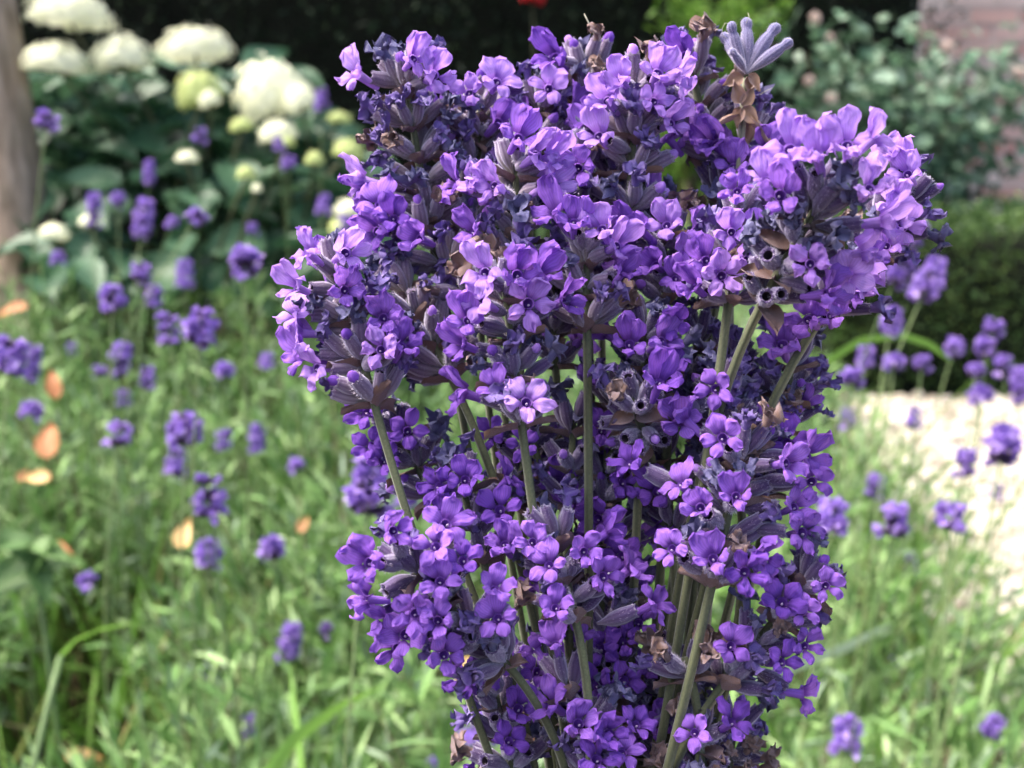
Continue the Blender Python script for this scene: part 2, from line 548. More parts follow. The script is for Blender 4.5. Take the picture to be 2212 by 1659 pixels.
# ------------------------------------------------------------------ hedges
def hedge(name, x0, x1, y0, y1, h, n, lw, ll, mat, label, cat, rough_amp, seed, faces=('front', 'top')):
    r = np.random.default_rng(seed)
    root = empty(name, ((x0 + x1) / 2, y0, 0))
    pw = Matrix.Translation(root.location)
    mb = MB()
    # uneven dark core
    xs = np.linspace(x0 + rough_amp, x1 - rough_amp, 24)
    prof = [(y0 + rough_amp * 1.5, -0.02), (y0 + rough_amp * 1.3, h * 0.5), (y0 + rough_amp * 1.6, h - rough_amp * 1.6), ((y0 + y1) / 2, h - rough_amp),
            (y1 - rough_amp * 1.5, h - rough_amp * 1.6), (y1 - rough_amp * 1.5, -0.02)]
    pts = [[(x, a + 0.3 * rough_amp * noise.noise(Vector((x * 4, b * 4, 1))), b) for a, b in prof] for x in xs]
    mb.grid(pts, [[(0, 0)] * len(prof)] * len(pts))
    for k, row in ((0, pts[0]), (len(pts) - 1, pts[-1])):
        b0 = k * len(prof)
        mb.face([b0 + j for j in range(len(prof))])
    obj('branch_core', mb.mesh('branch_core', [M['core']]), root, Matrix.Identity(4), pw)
    def put(m):
        pass
    nf = int(n * h / (h + (y1 - y0))); nt_ = n - nf
    x = r.uniform(x0, x1, n)
    y = np.where(np.arange(n) < nf, y0, r.uniform(y0, y1, n)).astype(float)
    z = np.where(np.arange(n) < nf, r.uniform(0, h, n), h).astype(float)
    cl = np.array([noise.noise(Vector((a * 7, b * 7, c * 7))) + 0.6 * noise.noise(Vector((a * 19, b * 19, c * 19))) for a, b, c in zip(x, y, z)])
    off = rough_amp * (cl * 1.1 + r.normal(size=n) * 0.35)
    front = np.arange(n) < nf
    y = np.where(front, y - off * 0.9 + rough_amp * 0.5, y)
    z = np.where(front, z, z + off * 0.8 - rough_amp * 0.4)
    out = np.where(front[:, None], np.array([0, -1.0, 0.35]), np.array([0, -0.25, 1.0]))
    d = nrm(out + r.normal(size=(n, 3)) * 0.7)
    vq = blades(np.stack([x, y, z], 1) - np.array(root.location), d, ll * r.uniform(0.6, 1.3, n), lw * r.uniform(0.7, 1.3, n), 0.1, 2, 'oval', 0.3, r)
    c = Cat(); c.add(vq)
    o = obj('leaves', c.mesh(name + '_leaves', [mat]), root)
    o['kind'] = 'stuff'
    tag(root, label, cat)
    return root


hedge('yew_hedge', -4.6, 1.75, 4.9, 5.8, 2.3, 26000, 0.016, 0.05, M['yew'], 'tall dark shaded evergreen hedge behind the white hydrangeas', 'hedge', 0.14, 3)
hedge('box_hedge', 0.93, 4.2, 3.62, 4.15, 0.53, 26000, 0.012, 0.018, M['box'], 'low clipped box hedge at the edge of the gravel path', 'hedge', 0.05, 4)

# ------------------------------------------------------------------ brick wall
def brick_wall():
    X0, X1, Y, H = 1.80, 4.6, 6.0, 2.05
    root = empty('brick_wall', ((X0 + X1) / 2, Y, 0))
    pw = Matrix.Translation(root.location)
    mb = MB()
    def box(mb, a, b):
        c = [(x, y, z) for z in (a[2], b[2]) for y in (a[1], b[1]) for x in (a[0], b[0])]
        i0 = len(mb.v)
        for p in c: mb.vert(p)
        for f in ((0, 1, 3, 2), (4, 6, 7, 5), (0, 4, 5, 1), (1, 5, 7, 3), (3, 7, 6, 2), (2, 6, 4, 0)):
            mb.face([i0 + k for k in f])
    box(mb, (X0 + 0.01, Y + 0.008, -0.05), (X1, Y + 0.21, H))
    obj('mortar_core', mb.mesh('mortar_core', [M['mortar']], False), root, Matrix.Identity(4), pw)
    variants = []
    for k in range(4):
        r = random.Random(k)
        b = MB(); box(b, (-0.106, -0.05, -0.030), (0.106, 0.05, 0.030))
        b.v = [tuple(c + r.uniform(-0.0025, 0.0025) for c in p) for p in b.v]
        variants.append(b.mesh('brick', [M['brick_pale'] if k > 1 else M['brick']], False))
    r = random.Random(9)
    course = 0
    z = 0.0375 + 0.52
    zc = 0.0375
    rows = int(H / 0.075)
    for j in range(rows):
        zz = 0.0375 + j * 0.075
        if zz < 0.3: continue
        x = X0 + 0.1075 + (0.1125 if j % 2 else 0)
        while x < X1 - 0.1 and x < X0 + 2.0:
            m = Matrix.Translation((x, Y + 0.055 - r.uniform(0, 0.006), zz)) @ Matrix.Rotation(r.uniform(-0.01, 0.01), 4, 'Z')
            obj('brick', variants[r.randrange(2) + (2 if (r.random() < .8) == (j % 3 == 0) else 0)], root, m, pw)
            x += 0.225
    tag(root, 'pinkish weathered brick wall behind the rose bush', 'wall')


brick_wall()

# ------------------------------------------------------------------ tree on the left
def tree():
    a, b = P(66, 820, 2.62), P(-34, -60, 2.55)
    axis = (b - a)
    foot = a + axis * ((0 - a.z) / axis.z)
    root = empty('young_tree', foot)
    pw = Matrix.Translation(foot)
    mb = MB()
    pts, rad = [], []
    for i in range(40):
        t = i / 39
        z = t * 4.4
        p = foot + axis * (z / axis.z)
        p += Vector((0.012 * math.sin(z * 3), 0.012 * math.cos(z * 2.3), 0))
        pts.append(p - foot)
        rad.append(0.066 - 0.010 * t + 0.05 * math.exp(-z * 14) + 0.003 * noise.noise(Vector((0, 0, z * 5))))
    mb.tube(pts, rad, 18)
    mb.v = [tuple(Vector(p) + Vector(p).normalized() * 0) for p in mb.v]
    obj('trunk', mb.mesh('trunk', [M['bark']]), root)
    r = random.Random(3)
    top = pts[-1]
    tips = []
    for k in range(9):
        st = pts[27 + k]
        an = k * 2.4
        d = Vector((math.cos(an), math.sin(an), r.uniform(0.7, 1.3))).normalized()
        L = r.uniform(0.8, 1.3)
        lp = [st + d * (L * t) + Vector((0, 0, 0.1 * t * t)) + Vector((r.uniform(-.03, .03), r.uniform(-.03, .03), 0)) * t for t in np.linspace(0, 1, 7)]
        m2 = MB(); m2.tube(lp, [0.03 * (1 - 0.8 * t) for t in np.linspace(0, 1, 7)], 7)
        obj('limb', m2.mesh('limb', [M['bark']]), root)
        tips += lp[3:]
    g = np.random.default_rng(2)
    n = 1500
    T = np.array([tuple(t) for t in tips])
    base = T[g.integers(0, len(T), n)] + g.normal(size=(n, 3)) * 0.20
    c = Cat(); c.add(blades(base, g.normal(size=(n, 3)) + np.array([0, 0, -0.3]), 0.07 * g.uniform(.7, 1.3, n), 0.045, 0.3, 3, 'oval', 0.2, g))
    o = obj('crown', c.mesh('crown', [M['lime_leaf']]), root); o['kind'] = 'stuff'
    tag(root, 'slim brown tree trunk standing beside the hydrangea', 'tree')


tree()

# ------------------------------------------------------------------ hydrangea
def broad_leaf(name, L, W, mat, seed, serr=0.06, nx=7, ns=12, droop=0.25):
    r = random.Random(seed)
    mb = MB()
    pts, uvs = [], []
    ph = r.uniform(0, 6)
    for i in range(ns + 1):
        s = i / ns
        w = W / 2 * (math.sin(math.pi * min(1, (s ** 0.72) * 0.985 + 0.012)) ** 0.85) * (1 + serr * (1 if i % 2 else -1))
        row, ur = [], []
        for j in range(nx):
            x = (j / (nx - 1)) * 2 - 1
            z = 0.22 * W * x * x * (0.6 + 0.4 * s) - droop * L * s * s + 0.02 * L * math.sin(9 * s + ph + 3 * x) - 0.015 * L * math.exp(-(x * 4) ** 2)
            row.append((x * w, s * L, z)); ur.append((x * .5 + .5, s))
        pts.append(row); uvs.append(ur)
    mb.grid(pts, uvs)
    return mb.mesh(name, [mat])


def hyd_head(seed, w, h, n, mats, mi):
    r = np.random.default_rng(seed)
    c = Cat()
    # florets of four rounded sepals on a domed cushion
    u = r.random(n); an = r.random(n) * 6.283
    ph = np.arccos(1 - u * 1.25)
    nrmv = np.stack([np.sin(ph) * np.cos(an), np.sin(ph) * np.sin(an), np.cos(ph)], 1)
    pos = nrmv * np.array([w / 2, w / 2, h]) * (1 + 0.05 * r.normal(size=(n, 1)))
    lump = np.array([noise.noise(Vector(p) * 26 + Vector((seed, 0, 0))) for p in pos])
    pos *= (1 + 0.18 * lump)[:, None]
    t1 = nrm(np.cross(nrmv, r.normal(size=(n, 3))))
    t2 = np.cross(nrmv, t1)
    s = 0.0075 * r.uniform(0.7, 1.3, n)
    for k in range(4):
        a = k * math.pi / 2
        dr = t1 * math.cos(a) + t2 * math.sin(a)
        sd_ = np.cross(nrmv, dr)
        p0 = pos
        v = np.stack([p0, p0 + (dr * 0.6 + sd_ * 0.55) * s[:, None] + nrmv * (s * .15)[:, None], p0 + dr * (s * 1.15)[:, None] - nrmv * (s * .1)[:, None],
                      p0 + (dr * 0.6 - sd_ * 0.55) * s[:, None] + nrmv * (s * .15)[:, None]], 1).reshape(-1, 3)
        c.add((v, np.arange(n * 4).reshape(n, 4)), mi)
    # pale inner cushion
    m = 14
    vv, qq = [], []
    for i in range(9):
        p_ = i / 8 * 1.8
        for j in range(m):
            q_ = j / m * 6.283
            vv.append((math.sin(p_) * math.cos(q_) * w * .44, math.sin(p_) * math.sin(q_) * w * .44, math.cos(p_) * h * .86))
    for i in range(8):
        for j in range(m):
            qq.append([i * m + j, i * m + (j + 1) % m, (i + 1) * m + (j + 1) % m, (i + 1) * m + j])
    c.add((np.array(vv), np.array(qq)), mi)
    return c.mesh('flower_head', mats)


HEADS = [  # u, v, width px, height ratio, distance, lime, tilt
    (150, 2, 215, .50, 2.75, 0, .1), (122, 112, 165, .52, 2.70, 0, .1), (262, 100, 150, .62, 2.75, 0, -.15), (423, 80, 190, .50, 2.85, 0, -.05),
    (432, 172, 118, .85, 2.70, 1, -.35), (590, 160, 190, .85, 2.75, 0, -.5), (650, 195, 90, .9, 2.68, 0, -.6), (455, 205, 60, .8, 2.66, 0, -.4),
    (522, 262, 62, .62, 2.6, 1, -.2), (600, 272, 96, .62, 2.55, 0, -.2), (733, 248, 66, .5, 2.75, 1, 0), (752, 312, 80, .7, 2.6, 1, .2),
    (405, 332, 58, .6, 2.5, 0, 0), (532, 366, 50, .8, 2.4, 1, 0), (118, 492, 72, .6, 2.3, 0, .2), (190, 470, 46, .8, 2.3, 0, .2),
    (756, 440, 80, .6, 2.4, 0, 0), (735, 480, 60, .8, 2.3, 1, 0), (555, 402, 26, .9, 2.2, 0, 0), (620, 300, 40, .8, 2.5, 1, 0), (680, 335, 50, .8, 2.5, 1, 0)]


def hydrangea():
    foot = Vector((-0.72, 2.95, 0))
    root = empty('hydrangea_shrub', foot)
    pw = Matrix.Translation(foot)
    hw = [hyd_head(i, 0.17, 0.10, 330, [M['hyd_white'], M['hyd_lime']], 0) for i in range(3)]
    hl = [hyd_head(i + 5, 0.17, 0.10, 300, [M['hyd_white'], M['hyd_lime']], 1) for i in range(2)]
    r = random.Random(4)
    leaves = [broad_leaf('hydrangea_leaf', 0.125, 0.088, M['hyd_leaf'], s, droop=0.12 + 0.14 * s) for s in range(4)]
    def stem(p):
        q = foot + Vector((r.uniform(-.3, .3), r.uniform(-.12, .12), 0.02))
        m = (p + q) / 2 + Vector((0, 0.05, 0.12))
        pts = [q.lerp(m, t).lerp(m.lerp(p, t), t) - foot for t in np.linspace(0, 1, 10)]
        b = MB(); b.tube(pts, [0.0055 - 0.002 * t for t in np.linspace(0, 1, 10)], 6)
        obj('stem', b.mesh('stem', [M['hyd_stem']]), root)
        return pts
    for k, (u, v, w, hr, d, lime, tilt) in enumerate(HEADS):
        s = w * d / FPX / 0.19
        d = d - .18
        c = P(u, v + w * hr * 0.36, d)
        zax = (Vector((tilt, 0.12, 1))).normalized()
        m = frame(zax, Vector((r.uniform(-1, 1), 1, 0)), c) @ Matrix.Diagonal((s * .86, s * .86, s * hr * .98, 1))
        obj('flower_head', r.choice(hl if lime else hw), root, m, pw)
        pts = stem(c - zax * 0.004)
        if w > 55:
            for q in range(4):
                b = Vector(pts[-2 - q // 2]) + foot
                an = r.uniform(0, 6.28)
                dd = Vector((math.cos(an), math.sin(an) * 0.8 + 0.5, -0.1))
                obj('leaf', r.choice(leaves), root, frame(dd.cross(Vector((0, 0, 1))).cross(dd), dd, b, r.uniform(.7, 1.1)), pw)
    # leafy body of the shrub: each leaf its own piece
    n = 0
    while n < 285:
        u, v = r.uniform(40, 800), r.uniform(150, 620)
        if v < 260 and u > 640: continue
        if v > 430 and r.random() < 0.45: continue
        d = r.uniform(2.66, 3.05) - 0.30 * max(0, (v - 260) / 360)
        p = P(u, v, d)
        if p.z < 0.3: continue
        an = r.uniform(0, 6.28)
        dd = Vector((math.cos(an), math.sin(an) - 0.35, r.uniform(-0.25, 0.25))).normalized()
        nn = Vector((r.uniform(-.5, .5), r.uniform(-.9, .1), 1)).normalized()
        y = (dd - nn * dd.dot(nn)).normalized()
        m = frame(nn, y, p, r.uniform(0.65, 1.15))
        obj('leaf', leaves[n % 4], root, m, pw)
        n += 1
    tag(root, 'leafy hydrangea shrub with large creamy white flower heads', 'shrub')


hydrangea()

# ------------------------------------------------------------------ rose bush, bright shrub, red flower
def rose_bush():
    foot = Vector((1.35, 4.55, 0))
    root = empty('rose_bush', foot)
    pw = Matrix.Translation(foot)
    r = random.Random(8)
    lf = [broad_leaf('rose_leaf', 0.062, 0.046, M['rose_leaf'], 20 + s, 0.04, 5, 8, 0.1 + 0.1 * s) for s in range(3)]
    pts_all = []
    for k in range(20):
        u, v = r.uniform(1690, 2215), r.uniform(60, 330)
        v = max(v, 60 + abs(u - 1900) * 0.35)
        tip = P(u, v, r.uniform(4.25, 4.75))
        q = foot + Vector((r.uniform(-.35, .45), r.uniform(-.1, .1), 0))
        m = Vector((q.x * 0.4 + tip.x * 0.6, tip.y, tip.z * 0.7))
        pts = [q.lerp(m, t).lerp(m.lerp(tip, t), t) - foot for t in np.linspace(0, 1, 12)]
        b = MB(); b.tube(pts, [0.006 - 0.004 * t for t in np.linspace(0, 1, 12)], 5)
        obj('cane', b.mesh('cane', [M['wood']]), root)
        pts_all += pts[5:]
    for k in range(290):
        p = Vector(r.choice(pts_all)) + foot + Vector((r.gauss(0, .07), r.gauss(-.04, .07), r.gauss(0, .06)))
        an = r.uniform(0, 6.28)
        nn = Vector((r.uniform(-.7, .7), r.uniform(-1.1, .1), 1)).normalized()
        dd = Vector((math.cos(an), math.sin(an), 0)); y = (dd - nn * dd.dot(nn)).normalized()
        obj('leaf', lf[k % 3], root, frame(nn, y, p, r.uniform(.7, 1.5)), pw)
    g = np.random.default_rng(12)
    n = 2600
    T = np.array([tuple(t) for t in pts_all])
    base = T[g.integers(0, len(T), n)] + g.normal(size=(n, 3)) * np.array([.12, .08, .10]) + np.array([0, .06, -0.05])
    c = Cat(); c.add(blades(base, g.normal(size=(n, 3)) + np.array([0, -.4, 0.2]), 0.05 * g.uniform(.7, 1.3, n), 0.036, 0.2, 3, 'oval', 0.2, g))
    o = obj('small_leaves', c.mesh('small_leaves', [M['rose_leaf_i']]), root); o['kind'] = 'stuff'
    # a few faded pale pink blooms
    bl = []
    for s in range(2):
        g2 = np.random.default_rng(40 + s)
        c = Cat(); n = 22
        an = g2.random(n) * 6.28; el = g2.random(n)
        d = np.stack([np.cos(an) * el, np.sin(an) * el, 1 - 0.6 * el], 1)
        c.add(blades(np.zeros((n, 3)) + d * 0.006, d, 0.026, 0.026, 0.1, 3, 'oval', 0.5, g2))
        bl.append(c.mesh('bloom', [M['pink']]))
    for (u, v, s) in ((1755, 45, 1.1), (1790, 85, .8), (1745, 180, 1.0), (1795, 215, .8), (2045, 105, 1.1), (2195, 165, 1.3)):
        obj('bloom', bl[r.randrange(2)], root, frame(Vector((r.uniform(-.4, .4), -.8, .6)), Vector((0, 0, 1)), P(u, v, 4.2), s), pw)
    tag(root, 'grey green rose bush with faded pale blooms before the brick wall', 'bush')


rose_bush()


def bright_shrub():
    foot = Vector((0.62, 4.35, 0))
    root = empty('conifer_shrub', foot)
    pw = Matrix.Translation(foot)
    r = random.Random(5); g = np.random.default_rng(6)
    c = Cat()
    for k in range(46):
        u, v = r.uniform(1405, 1700), r.uniform(-60, 330)
        if v > 150 and u > 1500 and r.random() < .5: continue
        tip = P(u, v, r.uniform(4.0, 4.6))
        q = Vector((foot.x + r.uniform(-.1, .1), foot.y + 0.1, max(0.1, tip.z - r.uniform(.25, .5))))
        pts = [q.lerp(tip, t) - foot + Vector((0, 0, 0.04 * math.sin(t * 3.1))) for t in np.linspace(0, 1, 8)]
        b = MB(); b.tube(pts, [0.004 - 0.003 * t for t in np.linspace(0, 1, 8)], 5)
        obj('twig', b.mesh('twig', [M['wood']]), root)
        n = 90
        t = g.uniform(0.35, 1.0, n)
        A = np.array([tuple(p) for p in pts])
        base = np.stack([np.interp(t, np.linspace(0, 1, 8), A[:, i]) for i in range(3)], 1) + g.normal(size=(n, 3)) * .012
        c.add(blades(base, g.normal(size=(n, 3)) + np.array([0, -.3, 0.5]), 0.04 * g.uniform(.6, 1.3, n), 0.012, 0.2, 3, 'lance', 0.2, g))
    b = MB(); b.tube([(0, .12, -.02), (0.02, .12, .5), (0, .11, 1.1)], [.03, .022, .01], 8)
    obj('trunk', b.mesh('trunk', [M['bark']]), root)
    o = obj('leaves', c.mesh('leaves', [M['lime_leaf']]), root); o['kind'] = 'stuff'
    tag(root, 'bright green feathery shrub in front of the dark hedge', 'shrub')


bright_shrub()


def red_flower(u, v, d, s, label):
    p = P(u, v, d)
    foot = Vector((p.x, p.y + 0.05, 0))
    root = empty('red_flower', foot)
    g = np.random.default_rng(int(u))
    n = 26
    c = Cat()
    an = g.random(n) * 6.28; el = g.random(n)
    dd = np.stack([np.cos(an) * el, np.sin(an) * el - .3, 1 - 0.7 * el], 1)
    c.add(blades(np.zeros((n, 3)) + np.array(p - foot) + nrm(dd) * 0.008, dd, 0.042 * s, 0.036 * s, 0.2, 3, 'oval', 0.5, g))
    obj('petals', c.mesh('petals', [M['red']]), root)
    b = MB(); b.tube([(0, 0, 0), (0.02, -0.02, p.z * .6), tuple(p - foot)], [.004, .003, .002], 6)
    obj('stem', b.mesh('stem', [M['hyd_stem']]), root)
    tag(root, label, 'flower')


red_flower(1150, 6, 4.6, 1.15, 'red flower showing against the dark evergreen hedge')

# ------------------------------------------------------------------ lavender bed: bushes, grass, stalks
def lav_bush(x, y, h, rad, shoots, label, seed, lean=(0, 0)):
    g = np.random.default_rng(seed)
    foot = Vector((x, y, 0.02))
    root = empty('lavender_bush', foot)
    c = Cat(); cs = Cat()
    an = g.random(shoots) * 6.283
    rr = np.sqrt(g.random(shoots)) * rad
    tip = np.stack([np.cos(an) * rr + lean[0] * h, np.sin(an) * rr + lean[1] * h, h * (1 - 0.30 * (rr / rad) ** 2) * g.uniform(.72, 1.08, shoots)], 1)
    b0 = tip * np.array([.25, .25, 0.0])
    mid = b0 * .5 + tip * .5 + np.array([0, 0, 0.05])
    L = 17
    t = g.uniform(0.45, 1.0, (shoots, L)); t[:, 0] = 1
    pos = (1 - t)[..., None] ** 2 * b0[:, None] + 2 * ((1 - t) * t)[..., None] * mid[:, None] + (t ** 2)[..., None] * tip[:, None]
    dr = nrm(tip - b0)[:, None] * 0.9 + g.normal(size=(shoots, L, 3)) * 0.55 + np.array([0, 0, .25])
    base = pos.reshape(-1, 3); n = len(base)
    c.add(blades(base, dr.reshape(-1, 3), 0.046 * g.uniform(.6, 1.4, n), 0.0062 * g.uniform(.7, 1.5, n), 0.25 * g.uniform(0, 1.6, n), 2, 'lance', 0.3, g))
    sv = (g.random(n) < 0.24)
    if sv.any():
        c.add(blades(base[sv], dr.reshape(-1, 3)[sv], 0.038, 0.0056, 0.1, 3, 'lance', 0.3, g), 1)
    o = obj('foliage', c.mesh('foliage', [M['lav_leaf'], M['silver_leaf']]), root); o['kind'] = 'stuff'
    mb = MB()
    for k in range(0, shoots, 3):
        mb.tube([b0[k], mid[k], tip[k]], [.0022, .0018, .001], 4)
    o = obj('shoots', mb.mesh('shoots', [M['wood']]), root); o['kind'] = 'stuff'
    tag(root, label, 'bush', 'lavender bushes in the bed')


ROWS = [  # x, y, height, lean, label
    ('grey green lavender bush beside the broad leaved weed', ((-.68, .90, .44, 0), (-.22, 1.36, .50, 0))),
    ('lavender bush growing close behind the bouquet stems', ((-.24, .95, .47, 0), (.05, 1.0, .48, 0), (-.06, 1.40, .52, 0))),
    ('lavender bush beside the fallen orange leaves', ((-.82, 1.36, .52, 0), (-.98, 1.72, .54, 0))),
    ('lavender bush in the middle of the bed below the hydrangea', ((-.62, 1.72, .55, 0), (-.26, 1.80, .56, 0), (.08, 1.85, .56, 0))),
    ('lavender bush at the foot of the slim tree', ((-1.15, 2.15, .58, 0), (-1.3, 2.5, .58, 0))),
    ('lavender bush right against the hydrangea leaves', ((-.80, 2.2, .60, 0), (-.42, 2.25, .62, 0), (-.95, 2.55, .60, 0), (-.6, 2.62, .62, 0), (-.2, 2.65, .62, 0))),
    ('lavender bush behind the bouquet in front of the dark hedge', ((-.02, 2.3, .60, 0), (.34, 2.35, .60, 0), (.15, 2.8, .60, 0), (.45, 2.9, .56, 0), (.2, 3.35, .56, 0), (-.3, 3.3, .6, 0))),
    ('green lavender bush leaning over the edge of the pale gravel', ((.33, .98, .42, .12), (.36, 1.36, .44, .15), (.40, 1.78, .46, .15), (.42, 2.2, .46, .10), (.42, 2.65, .46, .08))),
    ('low young lavender bush rooted in the pale gravel', ((.70, 1.12, .26, .25), (.76, 1.5, .24, .2))),
    ('lavender bush beside the end of the clipped box hedge', ((.44, 3.2, .42, 0), (.42, 3.7, .5, 0)))]
k = 0
for lab, spots in ROWS:
    for (x, y, h, ln) in spots:
        lav_bush(x, y, h, .25 if h > .3 else .18, 175 if h > .3 else 70, lab, 100 + k, (ln, 0)); k += 1


def grass():
    g = np.random.default_rng(77)
    n = 4600
    x = g.uniform(-1.5, .66, n); y = g.uniform(.75, 3.4, n)
    keep = ~((np.abs(x + 0.36 * y) < .05) & (y < 1.4))
    x, y = x[keep], y[keep]; n = len(x)
    c = Cat()
    c.add(blades(np.stack([x, y, np.full(n, .03)], 1), np.stack([g.normal(size=n) * .35, g.normal(size=n) * .35, np.ones(n)], 1),
                 g.uniform(.25, .62, n), g.uniform(.004, .010, n), g.uniform(0, .7, n), 6, 'lance', .3, g))
    tag(obj('grass', c.mesh('grass', [M['grass']])), 'green grass growing up through the lavender bed', 'grass', kind='stuff')


grass()

# whorls of the distant lavender heads
def far_whorl(seed, nf, nc):
    g = np.random.default_rng(seed)
    c = Cat()
    an = g.random(nc) * 6.28; up = g.uniform(.3, 1.2, nc)
    d = np.stack([np.cos(an), np.sin(an), up], 1)
    for sgn in (.6, -.6):
        c.add(blades(nrm(d) * .001, d + g.normal(size=d.shape) * .06, .0085, .0040, 0, 3, 'oval', sgn, g), 1)
    an = np.arange(nf) * 6.28 / nf + g.normal(size=nf) * .4; up = g.uniform(.0, 1.1, nf)
    d = nrm(np.stack([np.cos(an), np.sin(an), up], 1))
    ctr = d * .0078
    for k in range(6):
        pd = nrm(g.normal(size=(nf, 3)) * .75 + d * .45)
        c.add(blades(ctr, pd, .0058 * g.uniform(.8, 1.25, nf), .0060, 0, 3, 'oval', .3, g), 0)
    return c.mesh('whorl', [M['bg_petal'], M['bg_calyx']])


FW = [far_whorl(50 + i, nf, 12) for i, nf in enumerate((13, 11, 9, 14, 8))]
FW_DRY = [far_whorl(70 + i, 4, 16) for i in range(2)]

STALKS = [  # u, v (middle of the head), width px, height px, lean, zone
    (100, 262, 62, 62, .3, 'T'), (203, 455, 38, 90, 0, 'H'), (255, 432, 36, 42, 0, 'H'), (322, 372, 28, 60, 0, 'H'), (310, 470, 52, 95, .1, 'H'), (425, 470, 60, 50, .9, 'H'), (372, 482, 34, 36, .4, 'H'),
    (432, 296, 36, 46, 0, 'H'), (624, 350, 34, 40, 0, 'H'), (602, 312, 30, 40, 0, 'H'), (695, 215, 34, 60, 0, 'H'), (700, 440, 36, 50, 0, 'H'), (745, 490, 40, 60, 0, 'H'),
    (530, 568, 78, 92, .1, 'B'), (242, 645, 62, 78, -.1, 'B'), (304, 590, 58, 58, 0, 'B'), (333, 637, 40, 56, 0, 'B'), (400, 590, 46, 70, 0, 'B'), (545, 495, 30, 34, 0, 'B'), (125, 555, 36, 34, 0, 'T'),
    (362, 712, 62, 90, -.2, 'B'), (432, 708, 80, 105, .1, 'B'), (22, 770, 84, 110, 0, 'T'), (72, 785, 42, 92, 0, 'T'), (262, 778, 52, 88, .2, 'B'), (318, 818, 44, 62, 0, 'B'), (215, 802, 42, 36, 0, 'B'),
    (485, 798, 48, 36, 0, 'B'), (577, 778, 38, 40, 0, 'B'), (268, 858, 38, 44, 0, 'B'), (70, 882, 60, 44, .4, 'T'), (155, 755, 30, 34, 0, 'T'),
    (258, 938, 66, 76, .1, 'L'), (400, 928, 78, 95, 0, 'L'), (380, 998, 52, 76, 0, 'L'), (484, 950, 46, 52, 0, 'L'), (556, 945, 38, 76, 0, 'L'), (642, 1002, 48, 40, 0, 'L'),
    (300, 1062, 36, 80, -.1, 'L'), (450, 1072, 78, 118, -.1, 'L'), (450, 1198, 62, 84, 0, 'G'), (588, 1182, 62, 74, 0, 'G'), (190, 1256, 52, 50, -1.0, 'G'), (626, 1388, 50, 100, .1, 'G'), (708, 1362, 46, 44, 0, 'G'),
    (455, 1458, 46, 62, -.1, 'G'), (543, 1567, 54, 62, 0, 'G'), (945, 1655, 60, 50, 0, 'N'), (800, 1045, 104, 170, .2, 'N'), (752, 1130, 32, 34, 0, 'N'), (880, 1060, 60, 80, 0, 'N'), (1042, 1560, 84, 90, .1, 'N'),
    (1958, 545, 60, 170, .5, 'X'), (2008, 605, 62, 120, .6, 'X'), (1925, 695, 54, 78, .2, 'X'), (1932, 785, 62, 54, .2, 'X'), (1992, 785, 52, 50, .3, 'X'), (2060, 752, 46, 60, .4, 'X'), (2130, 748, 52, 62, .3, 'X'),
    (2146, 706, 52, 52, .3, 'X'), (2108, 802, 52, 38, .2, 'X'), (2168, 792, 50, 62, .1, 'X'), (2204, 830, 46, 90, .1, 'X'), (2120, 850, 60, 34, .3, 'X'), (1840, 815, 70, 60, .2, 'X'), (1870, 770, 50, 60, .1, 'X'),
    (1830, 905, 46, 60, .1, 'R'), (1888, 1052, 46, 66, .2, 'R'), (1932, 1125, 78, 96, .2, 'R'), (2052, 1118, 86, 86, .1, 'R'), (2085, 1002, 62, 82, .2, 'R'), (2168, 962, 86, 110, .3, 'R'),
    (2152, 1062, 32, 44, .1, 'R'), (1795, 1112, 92, 96, .2, 'R'), (1970, 1216, 38, 50, .1, 'R'), (1830, 1582, 76, 100, .3, 'W'), (2146, 1572, 56, 70, .2, 'W'), (1975, 905, 40, 60, .1, 'R'), (1930, 1440, 40, 50, .2, 'W')]
ZLAB = {'T': ('beside the brown tree trunk', 'lavender stalks beside the trunk'),
        'H': ('in front of the dark hydrangea leaves', 'lavender stalks before the hydrangea'),
        'B': ('in the green bed just below the hydrangea', 'lavender stalks in the middle of the bed'),
        'L': ('in the bed beside the pale orange fallen leaves', 'lavender stalks near the fallen leaves'),
        'G': ('low among the green grass', 'low lavender stalks in the grass'),
        'N': ('right behind the picked lavender bouquet', 'lavender stalks behind the bouquet'),
        'X': ('in front of the clipped box hedge', 'lavender stalks before the box hedge'),
        'R': ('above the pale gravel path', 'lavender stalks over the gravel'),
        'W': ('among the green leaves at the gravel edge', 'lavender stalks at the gravel edge')}


def stalk_label(w, h, lean, dry, zn):
    form = 'long' if h > 1.45 * w else ('short round' if h < 1.12 * w else 'oval')
    tone = 'half spent ' if dry else ''
    ln = ' leaning over' if lean > .35 else (' bent sideways' if lean < -.5 else '')
    size = 'large ' if w > 70 else ('tiny ' if w < 37 else '')
    return f"{size}{form} {tone}lavender head{ln} {ZLAB[zn][0]}"


